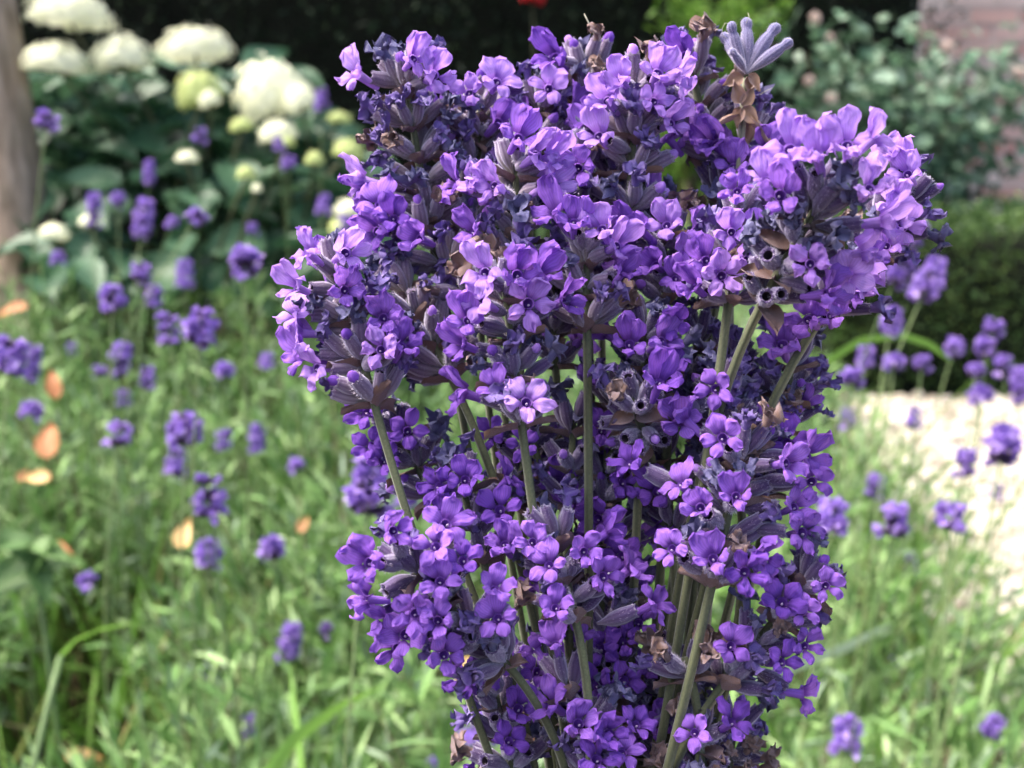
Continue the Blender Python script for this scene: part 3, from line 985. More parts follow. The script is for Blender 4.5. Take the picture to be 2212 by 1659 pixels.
rs = random.Random(31)
for (u, v, w, h, lean, zn) in STALKS:
    d = min(2.1, max(0.55, 0.025 * FPX / max(w, 26)))
    if zn == 'H': d = min(2.2, d * 1.1)
    s = w * d / FPX / 0.0245
    ax = (UPV + RGT * lean * .8 + Vector((rs.uniform(-.1, .1), rs.uniform(-.1, .3), 0))).normalized()
    L = h * d / FPX
    half = max(.003, L * .5 - .0075 * s)
    top = P(u, v, d) + ax * (half - .003 * s)
    bot = P(u, v, d) - ax * (half + .003 * s)
    foot = Vector((bot.x - lean * .22 + rs.uniform(-.05, .05), bot.y + rs.uniform(-.02, .10), 0.05))
    root = empty('lavender_stalk', foot)
    pw = Matrix.Translation(foot)
    c1 = bot - ax * (bot.z * .45)
    pts = [foot.lerp(c1, t).lerp(c1.lerp(bot, t), t) - foot for t in np.linspace(0, 1, 12)] + [top - foot]
    b = MB(); b.tube(pts, [.0008] * len(pts), 5)
    obj('stem', b.mesh('stem', [M['bg_stem']]), root)
    nw = max(2, int(round(2 * half / (0.009 * s))) + 1)
    dry = rs.random() < .25
    for q in range(nw):
        t = q / max(1, nw - 1)
        loc = bot.lerp(top, t)
        me = rs.choice(FW_DRY) if (q == 0 and rs.random() < .6) or (dry and rs.random() < .5) else rs.choice(FW)
        sc = s * (0.82 if q == nw - 1 else rs.uniform(.85, 1.1))
        obj('whorl', me, root, frame(ax, Vector((rs.uniform(-1, 1), rs.uniform(-1, 1), .1)), loc, sc), pw)
    tag(root, stalk_label(w, h, lean, dry, zn), 'lavender', ZLAB[zn][1])

# fallen leaves, broad weed, bent grass stem, broad blades
def dry_leaf(u, v, d, L, W, face, rot, label, seed):
    p = P(u, v, d)
    me = broad_leaf('fallen_leaf', L, W * .78, M['dry_leaf'], seed, 0.09, 6, 9, 0.45)
    o = obj('fallen_leaf', me)
    dd = (RGT * math.cos(rot) + UPV * math.sin(rot))
    o.matrix_basis = frame(Vector(face), dd, p)
    tag(o, label, 'leaf')


dry_leaf(105, 990, 1.35, .044, .036, (-.1, -1, .5), 1.75, 'largest pale orange dry leaf caught upright in the lavender bed', 1)
dry_leaf(110, 1035, 1.33, .034, .022, (.1, -.7, .9), 2.9, 'cream yellow dry leaf just under the largest orange leaf', 2)
dry_leaf(122, 862, 1.5, .040, .024, (.3, -1, .4), 1.8, 'narrow orange dry leaf beside the yellowish blade below the tree', 3)
dry_leaf(60, 665, 2.1, .065, .038, (0, -.5, 1), 3.1, 'flat orange dry leaf lying at the foot of the tree', 4)
dry_leaf(392, 1185, 1.25, .032, .028, (-.2, -1, .5), 1.5, 'orange dry leaf hanging beside a low lavender head in the grass', 5)
dry_leaf(645, 1150, 1.4, .022, .018, (0, -1, .6), 1.2, 'small rust orange dry leaf in the grass behind the bouquet', 6)
dry_leaf(165, 1225, 1.2, .035, .012, (.2, -1, .4), 2.2, 'thin curled brown dry leaf above the broad green weed', 7)
dry_leaf(40, 1040, 1.5, .018, .014, (0, -1, .5), 1.2, 'tiny orange dry leaf scrap in the grass', 8)
dry_leaf(990, 1465, .95, .020, .016, (0, -1, .5), 1.2, 'pale yellow dry leaf scrap close behind the bouquet stems', 9)
dry_leaf(140, 1635, 1.25, .035, .02, (0, -.6, 1), .2, 'reddish dry leaf lying low under the bent grass stem', 10)


def weed():
    p = P(70, 1170, 1.12)
    foot = Vector((p.x, p.y, .03))
    root = empty('broadleaf_weed', foot)
    pw = Matrix.Translation(foot)
    b = MB(); b.tube([(0, 0, 0), (.004, .003, p.z * .5), (0, 0, p.z - .03), tuple(p - foot)], [.003, .0026, .002, .0015], 6)
    obj('stem', b.mesh('stem', [M['bg_stem']]), root)
    me = broad_leaf('leaf', .055, .024, M['weed_leaf'], 31, .03, 6, 9, .25)
    r = random.Random(2)
    for k, (dx, dz) in enumerate(((-1, .1), (.9, -.2), (-.7, -.5), (.5, -.9), (.95, .25), (-.4, .6), (.3, .8), (-1, -.15))):
        q = p + Vector((0, 0, -.012 * (k // 2)))
        dd = (RGT * dx + UPV * dz - FWD * .5).normalized()
        nn = (UPV - FWD * .7 + RGT * r.uniform(-.3, .3)); nn = (nn - dd * nn.dot(dd)).normalized()
        obj('leaf', me, root, frame(nn, dd, q, r.uniform(.8, 1.2)), pw)
    tag(root, 'broad leaved green weed beside the dark gap of soil', 'weed')


weed()


def blade_mesh(P3, foot, w, mat):
    mb = MB(); rows, uvs = [], []
    n = 18
    def bez(t):
        x = t * (len(P3) - 1); i = min(int(x), len(P3) - 2); f = x - i
        return P3[i].lerp(P3[i + 1], f)
    for i in range(n + 1):
        t = i / n
        c = bez(t); tg = (bez(min(1, t + .1)) - bez(max(0, t - .1))).normalized()
        sd_ = tg.cross(FWD + UPV * .4).normalized()
        ww = w * .5 * (1 - max(0, (t - .6) / .4) ** 2) + 1e-4
        nn = sd_.cross(tg)
        rows.append([c - foot + sd_ * ww * x + nn * (abs(x) * ww * .3) for x in (-1, 0, 1)]); uvs.append([(0, t)] * 3)
    mb.grid(rows, uvs)
    return mb.mesh('blade', [M[mat]])


def wild_grass(label, blades_, stem=None):
    first = (stem or blades_[0])[0]
    foot = P(*first[0])
    root = empty('wild_grass', foot)
    if stem:
        mb = MB(); mb.tube([P(*p) - foot for p in stem[0]], [stem[1] * .5] * len(stem[0]), 8)
        obj('stem', mb.mesh('stem', [M['bg_stem']]), root)
    for pts, w, mat in blades_:
        obj('blade', blade_mesh([P(*p) for p in pts], foot, w, mat), root)
    tag(root, label, 'grass')


wild_grass('pale straight grass stem with a bent blade over the dark soil gap', [([(131, 1418, .90), (165, 1385, .92), (215, 1362, .95), (300, 1345, 1.0)], .006, 'grass')],
           ([(-60, 2300, .80), (40, 1800, .84), (72, 1659, .86), (105, 1520, .88), (131, 1418, .90)], .0052))
wild_grass('wide bright green blade slanting up toward the bouquet', [([(480, 1850, .80), (560, 1700, .80), (640, 1595, .82), (740, 1525, .85), (840, 1478, .90)], .0095, 'grass')])
wild_grass('slim upright blade under a long lavender head in the grass', [([(670, 1850, .82), (655, 1700, .82), (640, 1560, .84), (625, 1440, .86)], .0045, 'grass')])
wild_grass('pale arching blade in front of the box hedge', [([(1760, 800, 1.3), (1860, 735, 1.3), (1950, 725, 1.3), (2010, 745, 1.3), (2060, 785, 1.3)], .007, 'grass')])
wild_grass('long silvery blade beside the gravel edge', [([(1600, 1480, 1.1), (1700, 1450, 1.1), (1830, 1400, 1.1), (1930, 1345, 1.1)], .010, 'silver_leaf')])

# ------------------------------------------------------------------ the bouquet: flower meshes (millimetres, scaled by 0.001)
def petal(mb, th, L, W, a0, a1, cup, ruf, seed, r0=1.05, nx=10, ns=9, crump=0.0, crs=0.10):
    r = random.Random(seed)
    ph, kk = r.uniform(0, 6.3), r.uniform(2.0, 3.6)
    er = Vector((math.cos(th), math.sin(th), 0)); et = Vector((-math.sin(th), math.cos(th), 0)); ez = Vector((0, 0, 1))
    rows, uvs = [], []
    rho, z = r0, -0.1
    off = Vector((r.uniform(0, 99), r.uniform(0, 99), r.uniform(0, 99)))
    for i in range(ns + 1):
        s = i / ns
        a = a0 + (a1 - a0) * min(1, s / 0.7) ** 1.1
        if i:
            rho += L / ns * math.sin(a); z += L / ns * math.cos(a)
        nr = er * (-math.cos(a)) + ez * math.sin(a)
        if s < 0.62: w = W / 2 * (0.50 + 0.50 * math.sin(s / 0.62 * math.pi / 2) ** 1.3)
        else: w = W / 2 * max(0.0, 1 - ((s - 0.62) / 0.38) ** 2.3) ** 0.5
        w = max(w, 0.05) * (1 + .07 * math.sin(11 * s + ph) * s)
        row, ur = [], []
        for j in range(nx + 1):
            x = j / nx * 2 - 1
            p = er * rho + et * (x * w) + ez * z
            dz = -cup * W * 0.25 * x * x + ruf * s * s * math.sin(kk * x * 1.6 + ph) + 0.5 * ruf * s * math.sin(7 * x + 5 * s + ph) - 0.16 * math.exp(-(x * 4) ** 2) * (1 - s * .6) + crs * (0.3 + s) * math.sin(8.5 * x + ph * 2) * (1 - .4 * abs(x))
            p = p + nr * dz
            if crump: p = p + noise.noise_vector(p * 0.75 + off) * crump * (0.3 + s)
            p = p + er * (.16 * s * s * math.sin(5 * x + ph * 3) + .10 * s * s * math.sin(13 * x + ph))
            row.append(p); ur.append((x * .5 + .5, s))
        rows.append(row); uvs.append(ur)
    mb.grid(rows, uvs, 0)


def blob(mb, c, rx, rz, mat, n=7, m=5, zdir=Vector((0, 0, 1)), jit=0, seed=0):
    rows, uvs = [], []
    for i in range(m + 1):
        p = math.pi * i / m
        row = []
        for j in range(n):
            q = 2 * math.pi * j / n
            pt = Vector((rx * math.sin(p) * math.cos(q), rx * math.sin(p) * math.sin(q), -rz * math.cos(p)))
            if jit: pt += noise.noise_vector(pt * 1.3 + Vector((seed * 7.7, 0, 0))) * jit
            row.append(c + pt)
        rows.append(row); uvs.append([(j / n, 0.25 + .7 * i / m) for j in range(n)])
    mb.grid(rows, uvs, mat, closed=True)


def flower_mesh(seed, mat, ruf=0.45, crump=0.12, open_=1.0, fold=0.0, star=False):
    r = random.Random(seed)
    mb = MB()
    rings, uvs = [], []
    for z, rad, vv in ((-5.2, .62, .7), (-3.6, .80, .7), (-2.0, .88, .6), (-0.8, .95, .35), (0.0, 1.12, .12)):
        rings.append([(rad * math.cos(2 * math.pi * j / 10), rad * math.sin(2 * math.pi * j / 10), z) for j in range(10)])
        uvs.append([(j / 10, vv) for j in range(10)])
    mb.grid(rings, uvs, 0, closed=True)
    D = math.radians
    j = lambda a: r.uniform(-a, a)
    a1u, a1l = 74 * open_, 92 * open_
    bend = j(12)
    lobes = ((90 + 37, 4.7, 3.75, a1u + 6 + bend, .4), (90 - 37, 4.7, 3.75, a1u + 6 + bend, .4), (198, 4.2, 3.0, a1l, .6), (-18, 4.2, 3.0, a1l, .6), (270, 4.3, 3.1, a1l + 4, .6)) if star else ((90 + 29, 5.2, 4.5, a1u + bend, .3), (90 - 29, 5.2, 4.5, a1u + bend, .3), (200, 4.1, 3.0, a1l, .5), (-20, 4.1, 3.0, a1l, .5), (270, 4.0, 3.2, a1l + 8, .5))
    if star == 'tall':
        lobes = ((90 + 27, 6.2, 4.3, a1u * .58 + bend, .3), (90 - 27, 6.2, 4.3, a1u * .58 + bend, .3), (200, 4.0, 3.0, a1l * .9, .6), (-20, 4.0, 3.0, a1l * .9, .6), (270, 4.2, 3.1, a1l, .6))
    for k, (th, L, W, a1, cup) in enumerate(lobes):
        if r.random() < fold: a1 = r.uniform(15, 45); cup = 1.6
        petal(mb, D(th + j(7)), L * (1 + j(.12)), W * (1 + j(.12)), D(18), D(a1 + j(18)), cup + j(.5), ruf * r.uniform(.6, 1.4), seed * 7 + k, r0=1.0, crump=crump)
    mb.grid([[(rd * math.cos(2 * math.pi * q / 10), rd * math.sin(2 * math.pi * q / 10), z) for q in range(10)] for z, rd in ((-.35, .88), (-1.0, .72), (-2.4, .5), (-2.5, .02))],
            [[(0, 0)] * 10] * 4, 2, closed=True)
    blob(mb, Vector((0, -.35, -.35)), .24, .5, 1)
    return mb.mesh('flower', [mat, M['stigma'], M['throat']])


FL = {k: [flower_mesh(s + 10 * i, M[k], ruf=(.35, .5, .4, .65, .45, .55, .6, .4)[s], crump=(.25, .45, .35, .8, .5, .6, .95, .4)[s],
                      open_=(1.0, .85, 1.08, .7, .95, .55, .8, .4)[s], fold=(0, .1, 0, .3, .1, .2, .4, 0)[s]) for s in range(8)]
      for i, k in enumerate(('petal', 'petal_pale_lit', 'petal_deep_shaded'))}


TALL = {k: [flower_mesh(s + 80 + 10 * i, M[k], ruf=(.5, .65, .45, .75, .55, .6)[s], crump=(.45, .65, .5, 1.0, .7, .6)[s],
                        open_=(1.0, .85, .7, .9, 1.1, .55)[s], fold=(0, .1, 0, .25, .1, .1)[s], star='tall') for s in range(6)]
        for i, k in enumerate(('petal', 'petal_pale_lit', 'petal_deep_shaded'))}
STAR = {k: [flower_mesh(s + 40 + 10 * i, M[k], ruf=(.45, .6, .5, .7, .55, .6)[s], crump=(.4, .6, .45, .85, .6, .5)[s],
                        open_=(1.0, .9, 1.08, .8, .95, .6)[s], fold=(0, .1, 0, .25, 0, .1)[s], star=True) for s in range(6)]
        for i, k in enumerate(('petal', 'petal_pale_lit', 'petal_deep_shaded'))}


def wither_mesh(seed, mat):
    r = random.Random(seed)
    mb = MB()
    bend = Vector((r.uniform(-.9, .9), r.uniform(-.9, .9), 0))
    rings, uvs = [], []
    for i in range(6):
        t = i / 5
        rad = .95 - .25 * math.sin(t * 3.1)
        c = bend * t * t + Vector((0, 0, -1.6 + t * 3.4))
        rings.append([c + Vector((rad * math.cos(2 * math.pi * j / 9), rad * math.sin(2 * math.pi * j / 9), 0)) * (1 + .35 * noise.noise(Vector((j * 1.7, i * .8, seed)))) for j in range(9)])
        uvs.append([(j / 9, t) for j in range(9)])
    mb.grid(rings, uvs, 0, closed=True)
    v0 = len(mb.v)
    for k in range(5):
        petal(mb, k * 1.257 + r.uniform(-.3, .3), r.uniform(1.6, 2.7), r.uniform(1.6, 2.6), math.radians(r.uniform(-10, 20)), math.radians(r.uniform(20, 130)), r.uniform(-1, 1), .6, seed * 9 + k, r0=.55, nx=6, ns=6, crump=1.35)
    mb.v = mb.v[:v0] + [tuple(Vector(p) + bend + Vector((0, 0, 1.7))) for p in mb.v[v0:]]
    return mb.mesh('withered_flower', [mat])


WI = {k: [wither_mesh(s + 20 * i, M[k]) for s in range(5)] for i, k in enumerate(('wither_navy', 'wither_violet', 'wither_brown'))}


def calyx_mesh(seed, mat, closed=False, slim=1.0, nhair=240):
    r = random.Random(seed)
    mb = MB()
    n = 20
    prof = [(0, .34), (.7, .42), (1.5, .72), (2.5, 1.15), (3.8, 1.47), (5.2, 1.55), (6.4, 1.42), (7.3, 1.30), (7.9, 1.36)]
    bx, by = r.uniform(-.35, .35), r.uniform(-.35, .35)
    rings, uvs = [], []
    L = 7.9
    for z, rad in prof:
        t = z / L
        cx, cy = bx * math.sin(t * 3.1), by * math.sin(t * 3.1)
        ring = []
        for j in range(n):
            a = 2 * math.pi * j / n
            k = 1 + (.075 if j % 2 == 0 else -.06) * min(1, t * 3)
            zz = z + (0.45 * (1 if j % 4 == 0 else -.2) if z == L else 0)
            ring.append((cx + rad * slim * k * math.cos(a), cy + rad * slim * k * math.sin(a), zz))
        rings.append(ring); uvs.append([(j / n, t) for j in range(n)])
    # mouth turns inward, dark inside
    rings.append([(.85 * slim * math.cos(2 * math.pi * j / n), .85 * slim * math.sin(2 * math.pi * j / n), 7.4) for j in range(n)]); uvs.append([(j / n, 1) for j in range(n)])
    mb.grid(rings, uvs, 0, closed=True)
    b0 = len(mb.v)
    mb.grid([[(.86 * slim * math.cos(2 * math.pi * j / n), .86 * slim * math.sin(2 * math.pi * j / n), 7.42) for j in range(n)],
             [(.5 * slim * math.cos(2 * math.pi * j / n), .5 * slim * math.sin(2 * math.pi * j / n), 4.5) for j in range(n)],
             [(.02 * math.cos(2 * math.pi * j / n), .02 * math.sin(2 * math.pi * j / n), 4.2) for j in range(n)]], [[(0, 0)] * n] * 3, 1, closed=True)
    if closed:
        blob(mb, Vector((.1, 0, 8.1)), 1.25 * slim, 1.45, 0, 12, 7, jit=.35, seed=seed)
    for k in range(nhair):
        z = r.uniform(1.2, 8.2) if not closed else r.uniform(1.2, 9.2)
        a = r.uniform(0, 6.283)
        rad = np.interp(z, [p[0] for p in prof], [p[1] for p in prof]) * slim * .98
        if z > 8: rad = 1.0 * slim
        c = Vector((rad * math.cos(a), rad * math.sin(a), z))
        d = Vector((math.cos(a), math.sin(a), r.uniform(-.2, .9))).normalized() * r.uniform(.3, .8)
        tn = Vector((-math.sin(a), math.cos(a), 0)) * .03
        i0 = mb.vert(c - tn); i1 = mb.vert(c + tn); i2 = mb.vert(c + d)
        mb.face((i0, i1, i2), 2)
    return mb.mesh('calyx', [mat, M['calyx_inside'], M['fuzz']])


def silver_mesh(seed):
    r = random.Random(seed)
    mb = MB()
    prof = [(0, .32), (.8, .40), (1.8, .72), (3.0, 1.02), (4.4, 1.20), (5.8, 1.18), (6.8, 1.0), (7.25, .80), (7.6, .92), (8.2, 1.06), (8.7, .92), (9.05, .55), (9.2, .02)]
    n = 18
    bx = r.uniform(-.5, .5)
    rings, uvs = [], []
    for z, rd in prof:
        t = z / 9.2
        rings.append([(bx * math.sin(t * 3.14) + rd * (1 + (.07 if j % 2 else -.05) * (1 if z < 7 else -1.2)) * math.cos(2 * math.pi * j / n), rd * (1 + (.07 if j % 2 else -.05)) * math.sin(2 * math.pi * j / n), z) for j in range(n)])
        uvs.append([(j / n, t) for j in range(n)])
    mb.grid(rings, uvs, 0, closed=True)
    for k in range(420):
        z = r.uniform(1.2, 9.1); a = r.uniform(0, 6.283)
        rd = np.interp(z, [p[0] for p in prof], [p[1] for p in prof])
        c = Vector((bx * math.sin(z / 9.2 * 3.14) + rd * math.cos(a), rd * math.sin(a), z))
        d = Vector((math.cos(a), math.sin(a), r.uniform(-.4, .8))).normalized() * r.uniform(.3, .75)
        tn = Vector((-math.sin(a), math.cos(a), 0)) * .028
        mb.face((mb.vert(c - tn), mb.vert(c + tn), mb.vert(c + d)), 1)
    return mb.mesh('calyx', [M['calyx_silver'], M['fuzz']])


CA = {'grey': [calyx_mesh(s, M['calyx_grey_lit'], slim=.9 + .1 * s) for s in range(3)], 'dark': [calyx_mesh(s + 5, M['calyx_dark_shaded'], slim=.9 + .1 * s) for s in range(3)],
      'silver': [silver_mesh(s) for s in range(3)]}


def bud_mesh(seed, mat):
    mb = MB(); blob(mb, Vector((0, 0, .3)), 1.15, 1.7, 0, 10, 7, jit=.3, seed=seed)
    return mb.mesh('bud', [mat])


BU = [bud_mesh(1, M['petal']), bud_mesh(2, M['petal_pale_lit']), bud_mesh(3, M['petal_deep_shaded'])]


def bract_mesh(seed, mat, L=6.5, W=5.0):
    r = random.Random(seed)
    mb = MB(); rows, uvs = [], []
    ph = r.uniform(0, 6)
    for i in range(9):
        s = i / 8
        w = W / 2 * math.sin(math.pi * min(1, s ** .62 * .98 + .02)) ** .9 * (1 if s < .7 else (1 - (s - .7) / .3 * .45)) + .04
        row = []
        for j in range(7):
            x = j / 6 * 2 - 1
            z = .30 * W * x * x * (1 - .4 * s) + .10 * W * s * math.sin(5 * s + 4 * x + ph) - L * .16 * s * s + .10 * (1 if j % 2 else -1)
            p = Vector((x * w, s * L, z))
            row.append(p + noise.noise_vector(p * .5 + Vector((seed * 5, 0, 0))) * .5 * s)
        rows.append(row); uvs.append([(j / 6, s) for j in range(7)])
    mb.grid(rows, uvs)
    return mb.mesh('bract', [mat])


BR = {'bract': [bract_mesh(s, M['bract']) for s in range(4)], 'tan': [bract_mesh(s + 7, M['bract_tan'], 7.0, 4.4) for s in range(3)]}
MM = 0.001
NSPR = [0]


def sprig(label, base, tip, heroes=(), fill=0.25, wither=0.45, brown=0.13, pal='petal', cal='grey', nper=8, seed=None, face=None, stem_to=None, R=11.0, whorls=None, low=None, fs=1.0, tan=False, bare=False, rstem=.92):
    """one picked lavender stem: stem, calyces (each with its flower, withered flower or bud) and papery bracts"""
    NSPR[0] += 1
    seed = seed or NSPR[0]
    if face is None: face = .18 if base[1] < 700 else (.32 if base[1] < 1000 else .5)
    r = random.Random(seed * 13 + 1)
    B, T = P(*base), P(*tip)
    ax = T - B; L = ax.length / MM; ax.normalize()
    # stem runs on from the head and joins the held bundle below
    if stem_to is None:
        stem_to = (1300 + (base[0] - 1300) * .16 + r.uniform(-35, 35), 2050, .285 + (base[2] - .275) * .35 + r.uniform(-.006, .006))
    E = P(*stem_to)
    c1 = B - ax * min(.05, (E - B).length * .42)
    E2 = E + (E - c1).normalized() * .09
    root = empty('lavender_sprig', E2)
    pw = Matrix.Translation(E2)
    pts = [B.lerp(c1, t).lerp(c1.lerp(E, t), t) for t in np.linspace(0, 1, 16)] + [E2]
    pts = [pts_ - E2 for pts_ in ([T - ax * 2 * MM] + [B.lerp(T, .6), B.lerp(T, .3)] + pts)]
    sb = MB(); sb.tube(pts, [.55 * MM, .8 * MM, 1.0 * MM] + [rstem * MM] * (len(pts) - 3), 16, 0, sq=.10)
    obj('stem', sb.mesh('stem', [M['stem_grey' if cal == 'silver' else 'stem']]), root)
    tocam = (CAM - (B + T) / 2).normalized()

    def add_calyx(p0, d, kind, s=1.0, fl=None, fdir=None, up=None, pal_=None, style=''):
        # d direction, kind: flower / withered / bud / open
        m = frame(d, Vector((r.uniform(-1, 1), r.uniform(-1, 1), r.uniform(-1, 1))), p0, MM * s)
        c = obj('calyx', r.choice(CA[cal]), root, m, pw)
        end = p0 + d.normalized() * (7.7 * MM * s)
        pal2 = pal_ or pal
        if kind == 'flower':
            f = fdir or d
            upv = up or (ax + UPV * .4)
            fm = frame(f, upv, fl if fl is not None else end + d.normalized() * 3.2 * MM * s, MM * s * (r.uniform(.90, 1.16) if base[1] < 1000 else r.uniform(.82, 1.04)) * fs)
            fm = fm @ Matrix.Rotation(r.uniform(-.25, .25), 4, 'Z')
            if style == 'f' or (base[1] > 950 and r.random() < .66): pool = STAR
            elif base[1] <= 950 and r.random() < .62: pool = TALL
            else: pool = FL
            obj('flower', r.choice(pool[pal2]), c, fm, m)
        elif kind == 'withered':
            x = r.random()
            k = 'wither_brown' if x < brown else ('wither_violet' if x < brown + .42 else 'wither_navy')
            obj('withered_flower', r.choice(WI[k]), c, frame(d, Vector((r.uniform(-1, 1), r.uniform(-1, 1), .3)), end, MM * s * r.uniform(1.0, 1.45)), m)
        elif kind == 'bud':
            obj('bud', r.choice(BU), c, frame(d, UPV, end, MM * s * r.uniform(.8, 1.05)), m)

    hero_pos = []
    for h in heroes:
        u, v = h[0], h[1]
        opt = h[2] if len(h) > 2 else ''
        dm = base[2] + (tip[2] - base[2]) * .5
        q0 = P(u, v, dm)
        # nearest place on the axis, then push out towards or away from the eye so that it sits on the head's surface
        t = max(0.0, min(L * MM, (q0 - B).dot(ax)))
        A = B + ax * t
        dA = (A - CAM).dot(FWD)
        q = P(u, v, dA)
        rho = (q - A).length / MM
        k = math.sqrt(max(0.0, R * R - rho * rho)) if rho < R else 0.0
        if 'b' in opt: k = -k * .8
        q = P(u, v, dA - k * MM)
        b0 = A - ax * (3.5 * MM)
        lim = (q - b0).length / MM
        if lim > 13.5:                                  # far out: the calyx springs from nearer the flower
            b0 = q + (b0 - q) * (12.5 / lim)
        d = (q - b0).normalized()
        fc = .8 if 'f' in opt else (max(0.0, face + r.choice((-.35, -.2, 0, .1, .2))) if 's' not in opt else .0)
        fdir = (d * (1 - fc) + tocam * fc + UPV * r.uniform(-.05, .45) + RGT * r.uniform(-.45, .45)).normalized()
        pal_ = 'petal_pale_lit' if 'p' in opt else ('petal_deep_shaded' if 'd' in opt else ('petal_pale_lit' if base[1] < 700 and r.random() < .5 else None))  # high sprigs get paler petals, top light put into the petal colour
        ln = (q - b0).length / MM
        s = max(.72, min(1.08, ln / 11.2))
        add_calyx(b0, d, 'flower', s, fl=q, fdir=fdir, up=UPV + ax * .4 + RGT * r.uniform(-.55, .55), pal_=pal_, style='f' if 'f' in opt else '')
        hero_pos.append((u, v))

    def px(p):
        w = p - CAM; z = w.dot(FWD)
        return 1106 + FPX * w.dot(RGT) / z, 829.5 - FPX * w.dot(UPV) / z

    nw = whorls or max(1, int(round(L / 9.5)) + 1)
    e1 = ax.orthogonal().normalized(); e2 = ax.cross(e1)
    levels = [(B.lerp(T, (i / max(1, nw - 1)) * (1 - 5.0 / max(L, 6))), i / max(1, nw - 1)) for i in range(nw)]
    if low:
        levels.append((P(*low), -1))
    for (c, t) in levels:
        n = nper if t < .95 else max(4, nper - 2)
        if t == -1: n = 3
        ph = r.uniform(0, 6.28)
        for k in range(n):
            a = ph + k * 6.283 / n + r.uniform(-.25, .25)
            rad = e1 * math.cos(a) + e2 * math.sin(a)
            tilt = math.radians(r.uniform(38, 66) if t < .95 else r.uniform(12, 42))
            if t == -1: tilt = math.radians(r.uniform(20, 34))
            d = ax * math.cos(tilt) + rad * math.sin(tilt)
            s = r.uniform(.92, 1.2) if cal == 'grey' else r.uniform(.85, 1.08)
            p0 = c + rad * .9 * MM + ax * r.uniform(-1.4, 1.4) * MM
            en = p0 + d * 11 * MM
            toward = rad.dot(tocam)
            uu, vv = px(en)
            near = min([math.hypot(uu - a_, vv - b_) for a_, b_ in hero_pos] or [999])
            if near < 48 and toward > -.2:
                if r.random() < .28: continue
                kind = 'withered' if r.random() < .65 else ('bud' if r.random() < .5 else 'open')
                s *= .9
            else:
                x = r.random()
                fp = fill * (0.55 if toward > .1 else 1.2)
                kind = 'flower' if x < fp else ('withered' if x < fp + wither else ('bud' if x < fp + wither + .16 else 'open'))
            if bare: kind = 'open' if cal == 'silver' else 'withered'
            if t == -1: kind = 'flower' if r.random() < .6 else kind
            fdir = None
            if kind == 'flower' and toward > 0: fdir = (d + tocam * r.uniform(0, .5) + UPV * .15).normalized()
            add_calyx(p0, d, kind, s, fdir=fdir, pal_=r.choice([pal, pal, 'petal']) if kind == 'flower' else None)
        for k in range(3 if t > -.5 else 2):
            a = ph + k * 2.2 + r.uniform(-.5, .5)
            rad = e1 * math.cos(a) + e2 * math.sin(a)
            dd = (rad + ax * r.uniform(-.1, .8)).normalized()
            if tan: dd = (rad - ax * r.uniform(.2, 1.2)).normalized()
            nn = (ax - dd * ax.dot(dd)).normalized()
            obj('bract', r.choice(BR['tan' if tan else 'bract']), root, frame(nn, dd, c - ax * 2.2 * MM + rad * .9 * MM, MM * r.uniform(.85, 1.25)), pw)
    tag(root, label, 'lavender', 'picked lavender sprigs of the bouquet')
    return root, pw, pts


G, D_ = 'grey', 'dark'
sprig('tall sprig with pale lilac flowers and long grey calyces toward the hydrangea', (925, 475, .292), (872, 150, .288),
      [(772, 160, 'p'), (895, 125, 'ps'), (938, 160, 'p'), (905, 175, 'pb'), (795, 420), (800, 465), (785, 390), (955, 300, 'b')], fill=.0, wither=.62, cal=G, pal='petal', nper=8)
sprig('small sprig with one heart shaped lilac flower between two taller grey topped sprigs', (1030, 340, .303), (1042, 205, .301), [(1012, 200, 'pf'), (1078, 262), (1075, 175, 's')], fill=.15, wither=.6)
sprig('sprig with a narrow upright lilac flower and a brown dried calyx beside it', (1160, 310, .306), (1178, 195, .304), [(1185, 190, 'ps'), (1100, 330)], fill=.15, wither=.6, brown=.3)
sprig('faded sprig with crumpled navy tips and a stiff hair sticking up', (1278, 280, .307), (1264, 120, .305), [(1196, 122, 'ds')], fill=.03, wither=.85, cal=G)
sprig('tall central sprig crowned with large pale lilac flowers above a bare green node', (1362, 445, .286), (1370, 170, .284),
      [(1340, 170, 'p'), (1422, 155, 'p'), (1415, 218, 'pf'), (1310, 215, 'p'), (1462, 170, 'ps'), (1292, 292), (1450, 265, ''), (1475, 220, 'p')], fill=.10, wither=.5, cal=G, pal='petal_pale_lit')
sprig('sprig with a single deep violet flower on top beside grey woolly calyces', (1520, 280, .302), (1490, 120, .300), [(1478, 120, 'ds')], fill=.03, wither=.55, cal=G)
sprig('sprig of deep violet crinkled flowers below the silvery bud cluster', (1590, 420, .298), (1620, 270, .297), [(1545, 310, ''), (1485, 285), (1445, 300), (1655, 320, 's'), (1530, 300, 'd'), (1660, 360)], fill=.15, wither=.75, brown=.15)
sprig('sprig with broad lilac flowers and an upright grey calyx tuft, under the heart shaped flower', (1115, 570, .278), (1115, 325, .276),
      [(1030, 400, 'p'), (985, 398), (1160, 335, 'p'), (1195, 345, 'p'), (1122, 295, ''), (1022, 500), (1065, 400, 'p'), (1190, 395)], fill=.10, wither=.45, cal=G)
sprig('short sprig with one cup shaped violet flower on a dark calyx', (1258, 450, .29), (1250, 320, .288), [(1248, 362, 'f')], fill=.1, wither=.4, cal=D_)
sprig('sprig of spent dark tips and few violet flowers under the tall grey calyces', (1010, 640, .288), (890, 470, .289), [(905, 515), (820, 440), (812, 500, ''), (850, 470, 'd')], fill=.06, wither=.75)
